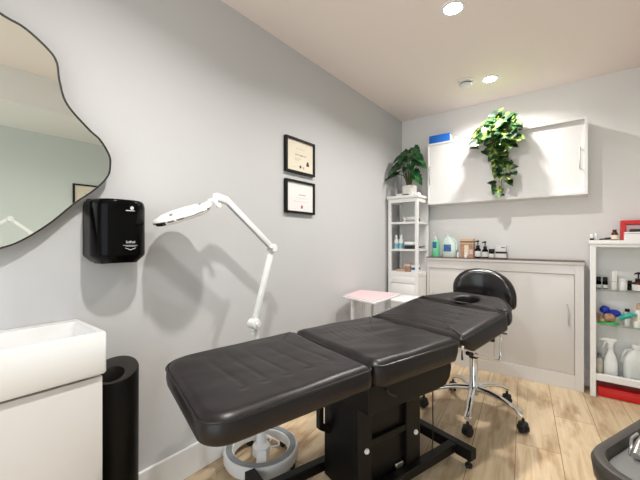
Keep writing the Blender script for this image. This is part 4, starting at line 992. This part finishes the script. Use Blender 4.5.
f = MB(); f.box((1.757, 3.285, z), (1.785, 3.36, z+0.145)); f.box((2.03, 3.285, z), (2.06, 3.36, z+0.145)); f.box((1.785, 3.285, z+0.115), (2.03, 3.36, z+0.145)); f.box((1.785, 3.285, z), (2.03, 3.36, z+0.02)); f.box((1.785, 3.352, z+0.02), (2.03, 3.36, z+0.115))
f.build('case', M['red'], t, bev=0.002)
MB().box((1.787, 3.30, z+0.021), (2.028, 3.35, z+0.112)).build('paper_stack', M['pink'], t)
carton('white_box', 'low white box in front of the red box on the display cabinet', 'box', (1.772, 3.20, z), (2.0, 3.275, z+0.058), 'white_paper', bands=((0.78, 0.84, 'grey_pad'),))
t = thing('remote', 'black handset lying on the low white box', 'remote control', (1.85, 3.24, z+0.058))
MB().box((1.80, 3.222, z+0.0585), (1.92, 3.258, z+0.080), bev=0.006).build('body', M['black'], t)

# ================================================================== CHAIR (lower right corner)
qx, qy = 1.915, 1.532
t = thing('grey_seat', 'dark rimmed grey padded seat cut off by the lower right corner', 'chair', (qx, qy, 0))
def qr(hx, hy, z, r): 
    Rm = Matrix.Rotation(math.radians(-23.6), 2)
    return [Vector((qx, qy, z)) + (Rm @ p).to_3d() for p in rounded([(-hx, -hy-0.03), (hx, -hy-0.03), (hx, hy+0.03), (-hx, hy+0.03)], r, 10)]
MB().loft([qr(0.24, 0.24, 0.36, 0.12), qr(0.285, 0.285, 0.365, 0.13), qr(0.30, 0.30, 0.39, 0.14), qr(0.305, 0.305, 0.44, 0.14), qr(0.298, 0.298, 0.456, 0.135), qr(0.285, 0.285, 0.46, 0.128), qr(0.272, 0.272, 0.455, 0.12), qr(0.265, 0.265, 0.42, 0.115)], cap1=False).build('rim', M['dark_rim'], t)
MB().loft([qr(0.264, 0.264, 0.40, 0.114), qr(0.264, 0.264, 0.425, 0.114), qr(0.235, 0.235, 0.438, 0.10), qr(0.15, 0.15, 0.444, 0.07), qr(0.02, 0.02, 0.445, 0.009)]).build('seat_pad', M['grey_seat'], t)
lx, ly = 1.672, 1.525
l = MB().tube([(lx-0.012, ly-0.05, 0.455), (lx+0.004, ly, 0.470), (lx+0.026, ly+0.06, 0.482)], [0.012, 0.015, 0.013], 14).build('latch', M['steel'], t); l['label'] = 'silver grey fitting'
MB().tube([(lx-0.022, ly-0.02, 0.440), (lx-0.016, ly+0.02, 0.478), (lx+0.004, ly+0.065, 0.480)], 0.005, 8).build('latch_loop', M['chrome'], l)
MB().box((lx-0.015, ly-0.03, 0.430), (lx+0.03, ly+0.05, 0.458), bev=0.005).build('latch_block', M['black'], l)
MB().lathe([(0.22, 0.0), (0.22, 0.012), (0.06, 0.03), (0.035, 0.05), (0.035, 0.37)], (qx, qy, 0), n=40).build('pedestal', M['chrome'], t)


# ================================================================== LAMP BY THE OPPOSITE WALL (seen in the mirror)
t = thing('arm_lamp', 'white folding lamp arm seen only as a reflection low in the wavy mirror', 'lamp', (2.30, 0.949, 0))
MB().lathe([(0.15, 0.0), (0.15, 0.02), (0.03, 0.03)], (2.30, 0.949, 0), n=36).build('base', M['plastic'], t)
MB().cyl((2.30, 0.949, 0.03), (2.30, 0.949, 1.02), 0.013, n=16).build('pole', M['plastic'], t)
MB().cyl((2.275, 0.949, 1.03), (2.325, 0.949, 1.03), 0.024, n=20).build('lower_joint', M['plastic'], t)
beam(Vector((2.30, 0.949, 1.03)), Vector((2.30, 0.599, 1.334)), 0.013, 0.014).build('arm', M['plastic'], t)
MB().cyl((2.275, 0.599, 1.334), (2.325, 0.599, 1.334), 0.022, n=20).build('elbow_joint', M['plastic'], t)
beam(Vector((2.30, 0.599, 1.334)), Vector((2.30, 0.444, 1.232)), 0.012, 0.013).build('arm', M['plastic'], t)
MB().lathe([(0.10, -0.012), (0.115, -0.008), (0.115, 0.006), (0.06, 0.018), (0.0, 0.020)], (2.30, 0.344, 1.222), n=36).build('lamp_head', M['plastic'], t)
